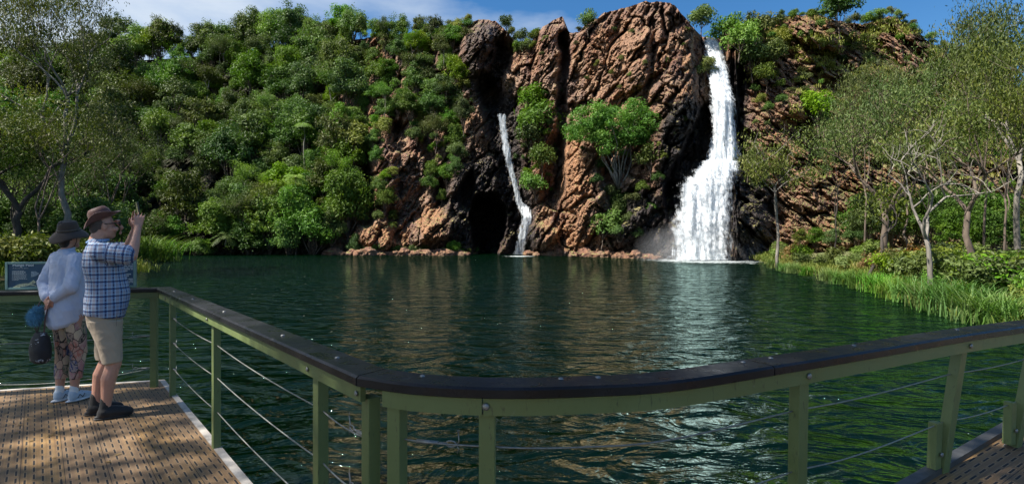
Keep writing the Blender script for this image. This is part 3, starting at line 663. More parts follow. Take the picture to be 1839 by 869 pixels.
for i in range(64):      # the slope carries on outside the frame
    x = r3.uniform(-700, -130) if i < 44 else r3.uniform(1890, 2400); y = r3.uniform(ridge_y(x), shore_y(x) - 6); p = surf(x, y + 10); p.y -= 1; s = r3.uniform(.9, 1.5)
    hill.put(r3.randrange(6), p - Vector((0, 0, 1.2)), s, label='leafy green tree on the slope beyond the ' + ('left' if i < 44 else 'right') + ' edge of the view', cat='tree', group='trees beyond the ' + ('left' if i < 44 else 'right') + ' edge').name = 'slope_tree'
for i in range(26):
    y = r3.uniform(22, 72); x = np.interp(y, [8, 16, 26, 36, 46, 63, 76], [-150, -60, -44, -37, -36, -44.5, -50]) - r3.uniform(6, 60)
    if x / y > -1.15: continue
    wood.put(i, Vector((x, y, .9)), r3.uniform(.9, 1.3), label='leafy tree on the flat bank beyond the left edge of the view', cat='tree', group='bank trees beyond the left edge')
# named trees of the right bank
def lone(name, px, py, z, toppx, kw, label, rz=0, cat='tree'):
    p = ground_pt(px, py, z); h = CAMZ - (toppx - CY) / F * p.y - z
    t = airy_tree(name, Hh=h, **kw); t.location = (p.x, p.y, z); t.rotation_euler.z = rz; tag(t, label, cat); return t
lone('gum_tree', 1396, 478, .4, 262, dict(g=G(60), spread=.26, lv=3, leafn=75, leaf=.14, mat=LEAFG, bark=PALE, trunk_r=.13, clear=.36, droop=1.6, tipr=.6), 'thin pale tree with hanging yellowish leaves beside the big waterfall')
lone('gum_tree', 1588, 491, .55, 175, dict(g=G(66), spread=1.15, lv=4, leafn=26, leaf=.13, mat=LEAFG, bark=BARK, trunk_r=.22, clear=.34, droop=1.0, gnarl=.2, tipr=.5), 'big brown trunked tree with spreading bare limbs on the right bank')
lone('paperbark_tree', 1676, 521, .5, 215, dict(g=G(68), spread=.8, lv=3, leafn=10, leaf=.14, mat=LEAFG, bark=PALE, trunk_r=.12, clear=.30, droop=1.0, gnarl=.22, tipr=.4, lean=(-1.2, 0)), 'pale crooked forked trunk at the right bank water edge')
lone('paperbark_tree', 1738, 506, .6, 190, dict(g=G(71), spread=1.1, lv=4, leafn=30, leaf=.12, mat=LEAFG, bark=BARK, trunk_r=.17, clear=.4, droop=1.0, gnarl=.2, tipr=.45), 'dark forked tree right of the pale crooked trunk')
lone('paperbark_tree', 1553, 500, .5, 330, dict(g=G(73), spread=.7, lv=2, leafn=18, leaf=.18, mat=LEAFG, bark=DARKB, trunk_r=.09, clear=.5, lean=(3, 0), gnarl=.15), 'thin leaning sapling left of the big brown trunk')
lone('gum_tree', 1830, 500, .6, 80, dict(g=G(76), spread=.8, lv=4, leafn=70, leaf=.14, mat=LEAFG, bark=PALE, trunk_r=.15, clear=.5, droop=1.0, tipr=.6), 'tall tree with pale trunk at the far right of the bank')
for (x, yb, yt, sd_, lab, lf) in ((1768, 128, 22, 80, 'bare dead tree with twiggy branches against the sky on the right ridge', 0), (1738, 120, 18, 83, 'thin bent tree with one leaf tuft against the sky on the right ridge', 16), (1812, 170, 66, 85, 'broken bare tree top at the far right ridge', 3)):
    p = surf(x, yb); p.y -= 6; h = (yb - yt + 30) / F * p.y
    t = airy_tree('ridge_tree', G(sd_), h, .7, 2 if lf else 3, lf, .35, LEAFG, PALE if not lf else BARK, .22, clear=.35, tipr=.6, gnarl=.2); t.location = P(x, yb + 30, p.y); tag(t, lab, 'tree')
# left bank
n = 2
for d, xs, hs_ in ((62, (-60, 0, 50, 104, 160, 214), (.9, 1.1)), (50, (-70, -15, 32, 84, 140, 190), (.75, .95)), (41, (-90, -30, 22, 70), (.75, 1.0))):
    for x in xs:
        xx = x + r3.uniform(-10, 10)
        if d < 55 and 92 < xx < 142: continue
        p = P(xx, 0, d * r3.uniform(.94, 1.06)); p.z = 1.2; n += 1
        lab = f'leafy tree in the {"back" if d == 62 else "middle" if d == 50 else "front"} row behind the pool sign, ' + ('left of the tall gum' if x < 90 else 'right of the tall gum')
        wood.put(n * 2 + 1, p, r3.uniform(*hs_), label=lab, cat='tree', group='left bank wood: ' + lab)
lone('gum_tree', 116, 478, .7, 22, dict(g=G(95), spread=.30, lv=4, leafn=130, leaf=.13, mat=LEAFG, bark=PALE, trunk_r=.24, clear=.42, droop=1.6, tipr=.62, up=.8), 'tall pale barked gum tree rising above the two visitors')
lone('gum_tree', 33, 480, .7, 190, dict(g=G(97), spread=1.0, lv=3, leafn=120, leaf=.14, mat=LEAFG, bark=DARKB, trunk_r=.28, clear=.35, droop=1.0), 'dark forked tree at the left edge above the pool sign')

# ---------------------------------------------------------------- bushes, grass and reeds on the banks
low = Kit([make_tree('bank_shrub', G(120 + i), 1.0, 1.5, 9, 90, .12, m_, BARK, trunk_h=.25, trunk_r=.04, pr=(.3, .5)) for i, m_ in enumerate((LEAFY, LEAFO, LEAFG, LEAFY, LEAFB))])
def shore_at(px):   # distance to the right shore along a pixel column
    best = None
    for (x0, y0), (x1, y1) in zip(RSH, RSH[1:]):
        k = (px - CX) / F; den = (x1 - x0) - k * (y1 - y0)
        if abs(den) < 1e-9: continue
        t = (k * y0 - x0) / den
        if 0 <= t <= 1: best = y0 + t * (y1 - y0)
    return best
for i in range(74):
    px = r3.uniform(1385, 1890); sh = shore_at(px)
    if not sh: continue
    d = sh + 1.0 + abs(r3.gauss(0, 5.5)); p = P(px, 0, d); p.z = .35 + min(1.2, (d - sh) * .05); s = r3.uniform(.6, 1.35)
    k = r3.choice([0, 0, 1, 2, 3, 4]) if px < 1720 else r3.choice([2, 2, 4, 0])
    lab = ('yellow green', 'orange brown', 'olive', 'yellow green', 'bright green')[k] + ' low shrub on the right bank ' + ('near the waterfall' if px < 1500 else 'around the tree trunks' if px < 1720 else 'near the rail')
    low.put(k, p, s, label=lab, cat='shrub', group='bank shrubs: ' + lab)
for i in range(26):
    px = r3.uniform(-60, 235); d = r3.uniform(37, 46); p = P(px, 0, d); p.z = .6; k = r3.choice([0, 2, 2, 4]); s = r3.uniform(1.0, 1.9)
    if px < 130: d = min(d, 44)
    lab = ('yellow green', '', 'olive', '', 'bright green')[k] + ' shrub low on the left bank behind the pool sign'
    low.put(k, p, s, label=lab, cat='shrub', group='left bank shrubs: ' + lab)
def blades(g, cx, cy, z, spread, n, h, wd, bend=.5):
    bx = cx + g.normal(size=n) * spread; by = cy + g.normal(size=n) * spread; a = g.uniform(0, 6.283, n); hh = h * g.uniform(.55, 1.15, n); bd = hh * bend * g.uniform(.2, 1.3, n)
    dx, dy = np.cos(a), np.sin(a); V = []
    for t, wk in ((0, 1), (.45, .9), (.8, .6), (1, .05)):
        x = bx + dx * bd * t * t; y = by + dy * bd * t * t; zz = z + hh * (t - .28 * bend * t ** 3); w_ = wd * wk * .5
        V.append(np.stack([x - dy * w_, y + dx * w_, zz], -1)); V.append(np.stack([x + dy * w_, y - dx * w_, zz], -1))
    V = np.stack(V, 1).reshape(-1, 3); b0 = np.arange(n)[:, None] * 8; Fq = np.concatenate([b0 + np.array([0, 1, 3, 2]), b0 + np.array([2, 3, 5, 4]), b0 + np.array([4, 5, 7, 6])], 0)
    return V, Fq
REED = leaf_material('reed_blades', (.07, .14, .03), (.12, .22, .045), (.22, .30, .08), .35, .6)
DRYG = leaf_material('bank_grass', (.09, .13, .03), (.17, .20, .05), (.30, .24, .10), .3, .25)
def reed_clump(g, h, n, spread): 
    V, Fq = blades(g, 0, 0, -.2, spread, n, h, .045, .75); return link('reed_clump', npmesh('reed_clump', V, Fq, REED))
rk = Kit([reed_clump(G(140), 1.5, 260, .38), reed_clump(G(141), 1.9, 300, .45)])
places = [(1745, 565, 1.05), (1722, 560, .9), (1770, 572, 1.0), (1700, 553, .9), (1668, 545, .85), (1635, 537, .8), (1608, 531, .8), (1580, 521, .7), (1795, 578, .9), (1540, 513, .7), (1510, 506, .7), (1490, 501, .6), (1450, 492, .6), (1425, 488, .6), (1405, 484, .6), (1388, 479, .6)]
for i, (x, y, s) in enumerate(places):
    p = ground_pt(x, y, .15); rk.put(i, p, s, label=('tall drooping reed clump in the water near the rail' if x > 1690 else 'green reed clump at the foot of the right bank trunks' if x > 1530 else 'low pale reed clump on the point near the waterfall'), cat='reeds', group='reed clumps ' + ('near the rail' if x > 1690 else 'by the trunks' if x > 1530 else 'on the point'))
for (x, y, s) in ((262, 466, 2.3), (236, 468, 2.2), (285, 464, 1.9), (215, 470, 1.8)):
    p = ground_pt(x, y, .2); rk.put(1, p, (s * 1.25, s, s * .95), label='bright green tall grass clump at the water behind the man', cat='grass clump', group='grass clumps behind the man')
for (x, y, s) in ((40, 484, 1.35), (70, 486, 1.0), (8, 488, 1.0)):
    p = ground_pt(x, y, .5); rk.put(0, p, s, label='spiky grass clump showing just above the pool sign', cat='grass clump', group='grass clumps above the sign')
Vs, Fs, o = [], [], 0; g = G(150)
for i in range(420):
    px = r3.uniform(1368, 1960); sh = shore_at(px)
    if not sh: continue
    d = sh + .3 + abs(r3.gauss(0, 4)); p = P(px, 0, d)
    V, Fq = blades(g, p.x, p.y, .1 + min(.9, (d - sh) * .12), .6, 90, r3.uniform(.25, .62), .03 + .0006 * d, .7); Vs.append(V); Fs.append(Fq + o); o += len(V)
tag(link('bank_grass', npmesh('bank_grass', np.concatenate(Vs), np.concatenate(Fs), DRYG)), 'yellow green grass covering the right bank', 'grass', kind='stuff')
Vs, Fs, o = [], [], 0
for i in range(170):
    px = r3.uniform(-120, 240); d = r3.uniform(37, 47); p = P(px, 0, d)
    V, Fq = blades(g, p.x, p.y, .35, .7, 70, r3.uniform(.6, 1.3), .05, .6); Vs.append(V); Fs.append(Fq + o); o += len(V)
tag(link('undergrowth_grass', npmesh('undergrowth_grass', np.concatenate(Vs), np.concatenate(Fs), DRYG)), 'rough grass under the left bank trees', 'grass', kind='stuff')
Vs, Fs, o = [], [], 0
XX = g.uniform(1345, 1870, 1500)
for X_ in XX:
    Y_ = ridge_y(X_) + abs(g.normal()) * 85 + 2
    if Y_ > 330 or (X_ < 1420 and Y_ > 150): continue
    if vn(X_ * .03, Y_ * .04, 0, 5) < -.12: continue
    p = surf(X_, Y_); V, Fq = blades(g, p.x, p.y - .2, p.z - .15, .45, 22, g.uniform(.4, .9), .10, .7); Vs.append(V); Fs.append(Fq + o); o += len(V)
tag(link('hillside_grass', npmesh('hillside_grass', np.concatenate(Vs), np.concatenate(Fs), DRYG)), 'dry grass growing over the stony right hill', 'grass', kind='stuff')

# ---------------------------------------------------------------- rocks along the far shore
def rock(g, seed):
    bm = bmesh.new(); bmesh.ops.create_icosphere(bm, subdivisions=4, radius=1.0)
    co_ = np.array([v.co[:] for v in bm.verts]); k = 1 + .38 * fbm(co_[:, 0] * 1.1, co_[:, 1] * 1.1, co_[:, 2] * 1.1, seed, 4, .55, True) - .12 * np.floor(2.5 * vn(co_[:, 0] * 1.7, co_[:, 1] * 1.7, co_[:, 2] * 1.7, seed + 4))
    for v, s in zip(bm.verts, k): v.co *= float(s)
    me = bpy.data.meshes.new('boulder'); bm.to_mesh(me); bm.free(); me.materials.append(ROCK)
    a = me.attributes.new('orange', 'FLOAT', 'POINT'); a.data.foreach_set('value', np.full(len(me.vertices), .12, dtype=np.float32))
    for p in me.polygons: p.use_smooth = True
    return link('boulder', me)
bk = Kit([rock(None, s) for s in (1, 5, 9, 14)])
n = 0
for x in list(range(636, 846, 15)) + list(range(952, 1190, 12)) + [1362, 1376, 600, 617]:
    n += 1; xx = x + rnd.uniform(-4, 4); d = 3.16 * F / (shore_y(xx) - CY) - rnd.uniform(.4, 2.2) - (2 if 650 < x < 840 else 0)
    s = rnd.uniform(.5, 1.15) * (1.2 if x < 900 else 1)
    wh = 'below the dark forest' if x < 620 else 'left of the cave' if x < 900 else 'between the two waterfalls' if x < 1200 else 'right of the big waterfall'
    bk.put(n, P(xx, 0, d) * 1.0 if False else Vector(((xx - CX) / F * d, d, .12 * s)), (s * rnd.uniform(1, 1.6), s, s * rnd.uniform(.55, .9)), label=f'rough reddish boulder at the waterline {wh}', cat='rock', group=f'boulders {wh}')
b = MB(); q0 = ground_pt(1358, 466, .1); b.tube([q0 + Vector((-.9, 0, 1.6)), q0, q0 + Vector((1.2, -1.5, -.4))], [.12, .16, .13], 8); tag(b.build('driftwood_log', PALE, smooth=True), 'pale driftwood log leaning on the point right of the big waterfall', 'log')

# ================================================================ waterfalls
def fall_material(name, dens, seed, grey=0.0, fq=1.0):
    m = NM(name); a = m.n('ShaderNodeUVMap'); a.uv_map = 'flow'
    def mapped(sx, sy, off=0):
        k = m.n('ShaderNodeMapping'); k.inputs['Scale'].default_value = (sx, sy, 1); k.inputs['Location'].default_value = (seed + off, seed * 2.3, 0); m.l(a.outputs[0], k.inputs[0]); return k.outputs[0]
    n1 = m.noise(mapped(1.1 * fq, .13), 1.0, 5, .6, 1.0); n2 = m.noise(mapped(3.6 * fq, .5, 4), 1.0, 6, .68, 1.3); n3 = m.noise(mapped(1.8 * fq, 1.3, 9), 1.0, 7, .7, .6)
    s = m.n('ShaderNodeSeparateXYZ'); c = m.n('ShaderNodeUVMap'); c.uv_map = 'edge'; m.l(c.outputs[0], s.inputs[0])
    e = s.outputs[0]   # 0 at the edges, 1 inside
    d = m.math('ADD', m.math('MULTIPLY', n1, .55), m.math('MULTIPLY', n2, .45)); d = m.math('ADD', d, m.math('MULTIPLY', m.math('SUBTRACT', n3, .5), .85))
    d = m.math('ADD', m.math('MULTIPLY', m.math('SUBTRACT', d, .5), 1.5), m.math('MULTIPLY', m.math('SUBTRACT', e, .75), .75)); d = m.math('ADD', d, dens)
    al = m.ramp(d, [(-.0, 0), (.34, 1)])
    df = m.n('ShaderNodeBsdfDiffuse'); tr = m.n('ShaderNodeBsdfTranslucent'); mx_ = m.n('ShaderNodeMixShader'); mx_.inputs[0].default_value = .35
    col = m.mix(m.ramp(n2, [(.3, 1), (.6, 0)]), (.90, .93, .95), (.62 - grey, .68 - grey, .73 - grey))
    m.l(col, df.inputs[0]); m.l(col, tr.inputs[0]); m.l(df.outputs[0], mx_.inputs[1]); m.l(tr.outputs[0], mx_.inputs[2])
    bp = m.bump(n2, .8, .3); m.l(bp, df.inputs['Normal'])
    tp = m.n('ShaderNodeBsdfTransparent'); fx = m.n('ShaderNodeMixShader'); m.l(al, fx.inputs[0]); m.l(tp.outputs[0], fx.inputs[1]); m.l(mx_.outputs[0], fx.inputs[2]); m.l(fx.outputs[0], m.o.inputs[0])
    return m.m
def curtain(name, rows, mat, parent, off=0.0, nu=60, nv=150, seed=0, amp=.5, dfun=None, bow=1.0):
    """rows: (y, xleft, xright) in pixels of the photograph, at the depth of the rock behind"""
    ry = [r[0] for r in rows]; v = np.linspace(ry[0], ry[-1], nv); xl = np.interp(v, ry, [r[1] for r in rows]); xr = np.interp(v, ry, [r[2] for r in rows])
    u = np.linspace(0, 1, nu); Y, U = np.meshgrid(v, u, indexing='ij'); Xp = xl[:, None] + (xr - xl)[:, None] * U
    Dc = np.interp(v, [r[0] for r in dfun], [r[1] for r in dfun])[:, None] + 0 * U
    Dc = Dc - off - bow * (1 - (2 * U - 1) ** 2) + amp * fbm(Xp * .12, Y * .02, seed, seed, 4, .6)
    Wx = (Xp - CX) / F * Dc; Wz = CAMZ - (Y - CY) / F * Dc; n1, n2 = Wx.shape; ix = np.arange(n1 * n2).reshape(n1, n2)
    Fq = np.stack([ix[:-1, :-1], ix[1:, :-1], ix[1:, 1:], ix[:-1, 1:]], -1).reshape(-1, 4); me = npmesh(name, np.stack([Wx, Dc, Wz], -1), Fq, mat, True)
    lv = Fq.ravel(); uv = me.uv_layers.new(name='flow'); uv.data.foreach_set('uv', np.stack([Wx.ravel()[lv], Wz.ravel()[lv]], -1).astype(np.float32).ravel())
    E_ = np.minimum(1, np.minimum(U, 1 - U) * 3.2) * np.clip((Y - ry[0]) / 6, .4, 1); E2 = me.uv_layers.new(name='edge'); E2.data.foreach_set('uv', np.stack([E_.ravel()[lv], E_.ravel()[lv]], -1).astype(np.float32).ravel())
    return link(name, me, parent)
def dcl(X, Y): return float(cliff_depth(np.array([float(X)]), np.array([float(Y)]))[0])
falls = empty('waterfall', ground_pt(1262, 466)); FM = [fall_material('white_water', .20, 1.0), fall_material('white_water_veil', .02, 7.0), fall_material('white_water_core', .34, 3.0), fall_material('white_water_thin', .04, 5.0, .1, 1.9)]
def reparent(o, root): o.parent = root; o.matrix_parent_inverse = Matrix.Translation(-Vector(root.location)); return o
up_rows = [(68, 1260, 1291), (90, 1264, 1301), (130, 1268, 1311), (180, 1272, 1321), (240, 1276, 1326), (285, 1264, 1336), (305, 1246, 1336)]
lo_rows = [(284, 1262, 1336), (300, 1243, 1338), (315, 1226, 1336), (335, 1210, 1332), (400, 1194, 1334), (467, 1186, 1338)]
dup = [(60, dcl(1276, 74) - .6), (180, 76.5), (285, 74.5), (310, 73.2)]; dlo = [(280, 74.0), (305, 72.0), (330, 70.6), (400, 68.8), (470, 67.6)]
print('fall depths', [dcl(1295, y) for y in (74, 120, 180, 240, 285, 310, 350, 400, 460)], [dcl(1225, y) for y in (300, 350, 400, 460)])
u0 = reparent(curtain('upper_cascade', up_rows, FM[2], None, 0, seed=2, dfun=dup), falls)
l0 = reparent(curtain('lower_cascade', lo_rows, FM[0], None, 0, seed=3, dfun=dlo), falls)
for i, (off, m_) in enumerate(((.5, FM[1]), (-.5, FM[0]))):
    a = reparent(curtain('water_veil', [(y, xl - 5, xr + 5) for y, xl, xr in up_rows], m_, None, off, seed=12 + i, dfun=dup), falls)
    a = reparent(curtain('water_veil', [(y, xl - 6, xr + 6) for y, xl, xr in lo_rows], m_, None, off * 1.4, seed=22 + i, dfun=dlo, amp=.9), falls)
tag(falls, 'big white two tier waterfall plunging down the red cliff into the pool', 'waterfall')
nf = empty('narrow_waterfall', ground_pt(935, 458)); nr = [(200, 889, 911), (225, 893, 913), (250, 899, 914), (268, 900, 920), (300, 908, 924), (340, 921, 933), (362, 924, 940), (372, 926, 956), (390, 932, 962), (410, 928, 958), (430, 924, 950), (457, 918, 944)]
dn = [(y, min(dcl((a + b_) / 2, y), 93) - 1.0) for y, a, b_ in nr]; ys_ = [q[1] for q in dn]; dn = [(dn[i][0], min(ys_[max(0, i - 1):i + 2]) - .3) for i in range(len(dn))]
for i, (off, m_) in enumerate(((0, FM[3]), (.5, FM[1]))):
    reparent(curtain('thin_cascade' if i == 0 else 'water_veil', [(y, a - 2, b_ + 2) for y, a, b_ in nr], m_, None, off, nu=24, seed=32 + i, dfun=dn, amp=.3, bow=.4), nf)
tag(nf, 'narrow broken waterfall running down the dark cleft left of centre', 'waterfall')
# spray cloud at the foot of the big fall
bm_ = bmesh.new(); bmesh.ops.create_icosphere(bm_, subdivisions=3, radius=1.0); me = bpy.data.meshes.new('spray'); bm_.to_mesh(me); bm_.free()
mm = bpy.data.materials.new('spray'); mm.use_nodes = True; t_ = mm.node_tree; t_.nodes.clear(); oo = t_.nodes.new('ShaderNodeOutputMaterial'); pv = t_.nodes.new('ShaderNodeVolumePrincipled')
pv.inputs['Color'].default_value = (.95, .97, 1, 1); t_.links.new(pv.outputs[0], oo.inputs['Volume'])
c_ = t_.nodes.new('ShaderNodeTexCoord'); gr_ = t_.nodes.new('ShaderNodeTexGradient'); gr_.gradient_type = 'SPHERICAL'; ns_ = t_.nodes.new('ShaderNodeTexNoise'); ns_.inputs['Scale'].default_value = 2.2; ns_.inputs['Detail'].default_value = 3
ml_ = t_.nodes.new('ShaderNodeMath'); ml_.operation = 'MULTIPLY'; m2_ = t_.nodes.new('ShaderNodeMath'); m2_.operation = 'MULTIPLY'; m2_.inputs[1].default_value = .33
t_.links.new(c_.outputs['Object'], gr_.inputs[0]); t_.links.new(c_.outputs['Object'], ns_.inputs['Vector']); t_.links.new(gr_.outputs[1], ml_.inputs[0]); t_.links.new(ns_.outputs[0], ml_.inputs[1]); t_.links.new(ml_.outputs[0], m2_.inputs[0]); t_.links.new(m2_.outputs[0], pv.inputs['Density'])
me.materials.append(mm)
sy = link('spray', me); sy.location = P(1258, 452, 68.8); sy.scale = (9.5, 3.2, 4.6); tag(sy, 'white spray drifting at the foot of the big waterfall', 'spray', kind='stuff')
# ================================================================ viewing platform
E1 = Vector((-.68, .733, 0)).normalized(); E2 = Vector((.733, .68, 0)).normalized()
def paint_material():
    m = NM('green_paint'); v = m.coord('Object'); n = m.noise(v, 7, 6, .65); f = m.noise(m.coord('Object', (1, 1, .25)), 60, 5, .65); g_ = m.noise(v, 24, 5, .7)
    c = m.mix(n, (.095, .130, .042), (.155, .195, .072)); c = m.mix(m.ramp(f, [(.60, 0), (.70, .7)]), c, (.030, .030, .020)); c = m.mix(m.ramp(g_, [(.66, 0), (.74, .8)]), c, (.20, .21, .15))
    m.l(c, m.p.inputs['Base Color']); m.l(m.ramp(n, [(.3, .35), (.7, .6)]), m.p.inputs['Roughness']); m.l(m.bump(g_, .25, .002), m.p.inputs['Normal']); return m.m
GREEN = paint_material()
def cap_material():
    m = NM('black_rail_cap'); v = m.coord('Object'); n = m.noise(v, 14, 6, .6); n2 = m.noise(v, 2.0, 4, .6)
    cc = m.mix(m.ramp(n2, [(.35, 0), (.7, 1)]), (.006, .006, .007), (.022, .022, .026)); sc = m.noise(v, 5.5, 5, .75); cc = m.mix(m.ramp(sc, [(.66, 0), (.72, .55)]), cc, (.11, .105, .095)); cc = m.mix(m.ramp(m.noise(v, 11, 2, .4), [(.775, 0), (.785, .8)]), cc, (.38, .38, .35))
    m.l(cc, m.p.inputs['Base Color'])
    m.p.inputs['Specular IOR Level'].default_value = .2
    m.l(m.ramp(n, [(.3, .22), (.7, .42)]), m.p.inputs['Roughness']); m.l(m.bump(n, .5, .003), m.p.inputs['Normal']); return m.m
CAP = cap_material(); STEEL = simple('weathered_steel', (.26, .26, .25), .5, .7, .25, 40, .1, .001); ROPE = simple('wire_cable', (.24, .24, .22), .5, .5, .3, 60, .2, .001)
def deck_material():
    m = NM('slotted_deck_boards'); c = m.n('ShaderNodeTexCoord'); s = m.n('ShaderNodeSeparateXYZ'); m.l(c.outputs['Object'], s.inputs[0])
    x, y = s.outputs[0], s.outputs[1]                 # x along the boards, y across
    SP, PT = .043, .140
    yy = m.math('DIVIDE', y, SP); iy = m.math('FLOOR', yy); fy = m.math('ABSOLUTE', m.math('SUBTRACT', m.math('FRACT', yy), .5))
    st = m.math('MULTIPLY', m.math('MODULO', m.math('ABSOLUTE', iy), 2.0), .5)
    xx = m.math('ADD', m.math('DIVIDE', x, PT), st); ix = m.math('FLOOR', xx); fx = m.math('ABSOLUTE', m.math('SUBTRACT', m.math('FRACT', xx), .5))
    slot = m.math('MULTIPLY', m.math('LESS_THAN', fy, .125), m.math('LESS_THAN', fx, .33))
    rim = m.math('MULTIPLY', m.math('LESS_THAN', fy, .21), m.math('LESS_THAN', fx, .38))
    grain = m.noise(m.coord('Object', (1.2, 60, 1)), 1.0, 6, .65); blot = m.noise(m.coord('Object', (1, 1.8, 1)), 1.4, 6, .6); fine = m.noise(c.outputs['Object'], 55, 5, .6)
    bd = m.math('FLOOR', m.math('DIVIDE', y, SP * 5)); wn_ = m.n('ShaderNodeTexWhiteNoise', noise_dimensions='1D'); m.l(bd, wn_.inputs['W'])
    col = m.ramp(grain, [(.28, (.12, .058, .018)), (.5, (.25, .138, .040)), (.74, (.37, .225, .072))])
    col = m.mix(m.math('MULTIPLY', wn_.outputs[0], .6), col, (.20, .125, .075))
    col = m.mix(m.ramp(blot, [(.42, 0), (.62, .85)]), col, (.11, .070, .036)); col = m.mix(m.ramp(fine, [(.3, .5), (.6, 0)]), col, (.10, .07, .05))
    col = m.mix(m.math('MULTIPLY', rim, .25), col, (.46, .32, .18))
    gap = m.math('LESS_THAN', m.math('FRACT', m.math('DIVIDE', y, SP * 5)), .016)
    hole = m.math('MAXIMUM', slot, gap)
    m.l(m.mix(hole, col, (.004, .004, .004)), m.p.inputs['Base Color']); m.p.inputs['Roughness'].default_value = .7
    h = m.math('SUBTRACT', m.math('MULTIPLY', grain, .25), m.math('MULTIPLY', hole, 1.0)); m.l(m.bump(h, .7, .004), m.p.inputs['Normal'])
    return m.m
DECK = deck_material(); EDGE = simple('grey_edge_strip', (.34, .31, .27), .6, 0, .3, 12, .2, .003)
ang1 = math.atan2(E1.y, E1.x)
def deck_slab(name, poly, z, th=.05, label=None, a=None):
    a = ang1 if a is None else a; M = Matrix.Rotation(-a, 3, 'Z'); o0 = Vector((poly[0][0], poly[0][1], 0)); bm = bmesh.new()
    vs = [bm.verts.new(M @ (Vector((p[0], p[1], 0)) - o0)) for p in poly]; f = bm.faces.new(vs); r = bmesh.ops.extrude_face_region(bm, geom=[f])
    bmesh.ops.translate(bm, vec=(0, 0, -th), verts=[v for v in r['geom'] if isinstance(v, bmesh.types.BMVert)]); bmesh.ops.recalc_face_normals(bm, faces=bm.faces[:])
    me = bpy.data.meshes.new(name); bm.to_mesh(me); bm.free(); me.materials.append(DECK); o = link(name, me); o.location = (o0.x, o0.y, z); o.rotation_euler.z = a; return o
A0 = Vector((-3.80, 5.56, 0)); A1 = Vector((-.62, 2.08, 0)); FL = Vector((-11.0, 3.62, 0))
dk = deck_slab('deck', [(A0.x, A0.y), (A1.x, A1.y), (0.05, 1.62), (.9, 1.80), (1.4, 1.2), (1.4, -2.5), (-1.2, -2.5), (-9, 1.3), (FL.x, FL.y)], DECKZ); tag(dk, kind='structure')
DZR = CAMZ - 1.30; q1 = Vector((4.6, 4.15, 0)); q2 = Vector((1.0, 1.93, 0))
q1 = P(1839, 0, 3.57); q1.z = 0; q2 = P(1660, 0, 2.69); q2.z = 0; dr = (q1 - q2).normalized(); qa = q2 - dr * 1.5; qb = q2 + dr * 5
dk2 = deck_slab('deck', [(qa.x, qa.y), (qb.x, qb.y), (qb.x + 2.5, qb.y - 4), (qa.x + 2.5, qa.y - 4)], DZR, a=math.atan2(dr.y, dr.x)); tag(dk2, kind='structure')
def strip(name, pts, z, w_, h, mat, parent=None):
    b = MB(); b.sweep([(-w_ / 2, -h), (w_ / 2, -h), (w_ / 2, 0), (-w_ / 2, 0)], [Vector((p.x, p.y, z)) for p in pts]); return b.build(name, mat, parent)
def setpar(o, par): 
    bpy.context.view_layer.update(); o.parent = par; o.matrix_parent_inverse = par.matrix_world.inverted(); return o
setpar(strip('edge_strip', [FL + E2 * .0, A0, A1], DECKZ + .006, .055, .13, EDGE), dk)
n2 = Vector((-dr.y, dr.x, 0)); setpar(strip('edge_strip', [qa + n2 * .03, qb + n2 * .03], DZR + .03, .06, .14, simple('dark_edge_beam', (.05, .05, .05), .5)), dk2)
b = MB()
for i in range(9):
    q = A0 + (A1 - A0).normalized() * (.15 + i * .5) - E2 * .25; b.box((.12, .12, 3.2), loc=(q.x, q.y, DECKZ - 1.75))
    b.box((.08, .08, .1), loc=(q.x, q.y, DECKZ - .11))
setpar(b.build('support_pile', DARKB), dk)

# ---------------------------------------------------------------- railings
RZ = CAMZ - .53
def rail_profile(wd, th): return [(-wd / 2, -th), (-wd / 2 + .006, -th - .004), (wd / 2 - .006, -th - .004), (wd / 2, -th), (wd / 2, -.008), (wd / 2 - .010, 0), (-wd / 2 + .010, 0), (-wd / 2, -.008)]
def smooth_path(pts, n=60):
    pts = [Vector(p) for p in pts]; o = []
    ext_ = [pts[0] * 2 - pts[1]] + pts + [pts[-1] * 2 - pts[-2]]
    for i in range(1, len(ext_) - 2):
        p0, p1, p2, p3 = ext_[i - 1:i + 3]
        for k in range(n // (len(pts) - 1)):
            t = k / (n // (len(pts) - 1)); o.append(.5 * ((2 * p1) + (p2 - p0) * t + (2 * p0 - 5 * p1 + 4 * p2 - p3) * t * t + (3 * p1 - p0 - 3 * p2 + p3) * t ** 3))
    return o + [pts[-1]]
def rp(px, py):  # a rail-top point under pixel (px, py)
    return P(px, py, .53 * F / (py - CY))
def post(root, p, zt, zb, ang, w_=.062, d_=.050, lean=(0, 0), name='post'):
    b = MB(); M = Matrix.Rotation(ang, 4, 'Z'); hgt = zt - zb
    b.box((w_, d_, hgt), bevel=.004); ob = b.build(name, GREEN, root)
    ob.location = Vector((p.x, p.y, (zt + zb) / 2)) - root.location + Vector((lean[0] / 2 * -1, lean[1] / 2 * -1, 0)); ob.rotation_euler = (0, 0, ang)
    if lean != (0, 0):
        for v in ob.data.vertices:
            t = .5 - v.co.z / hgt; l = Matrix.Rotation(-ang, 3, 'Z') @ Vector((lean[0], lean[1], 0)); v.co.x -= l.x * (t - .5); v.co.y -= l.y * (t - .5)
    return ob
def bolt(root, p, n=Vector((0, 0, 1)), r=.012, name='bolt'):
    b = MB(); b.ball((0, 0, 0), (r, r, r * .5), 10); o = b.build(name, STEEL, root, True); o.location = Vector(p) - root.location; o.rotation_euler = n.to_track_quat('Z', 'Y').to_euler(); return o
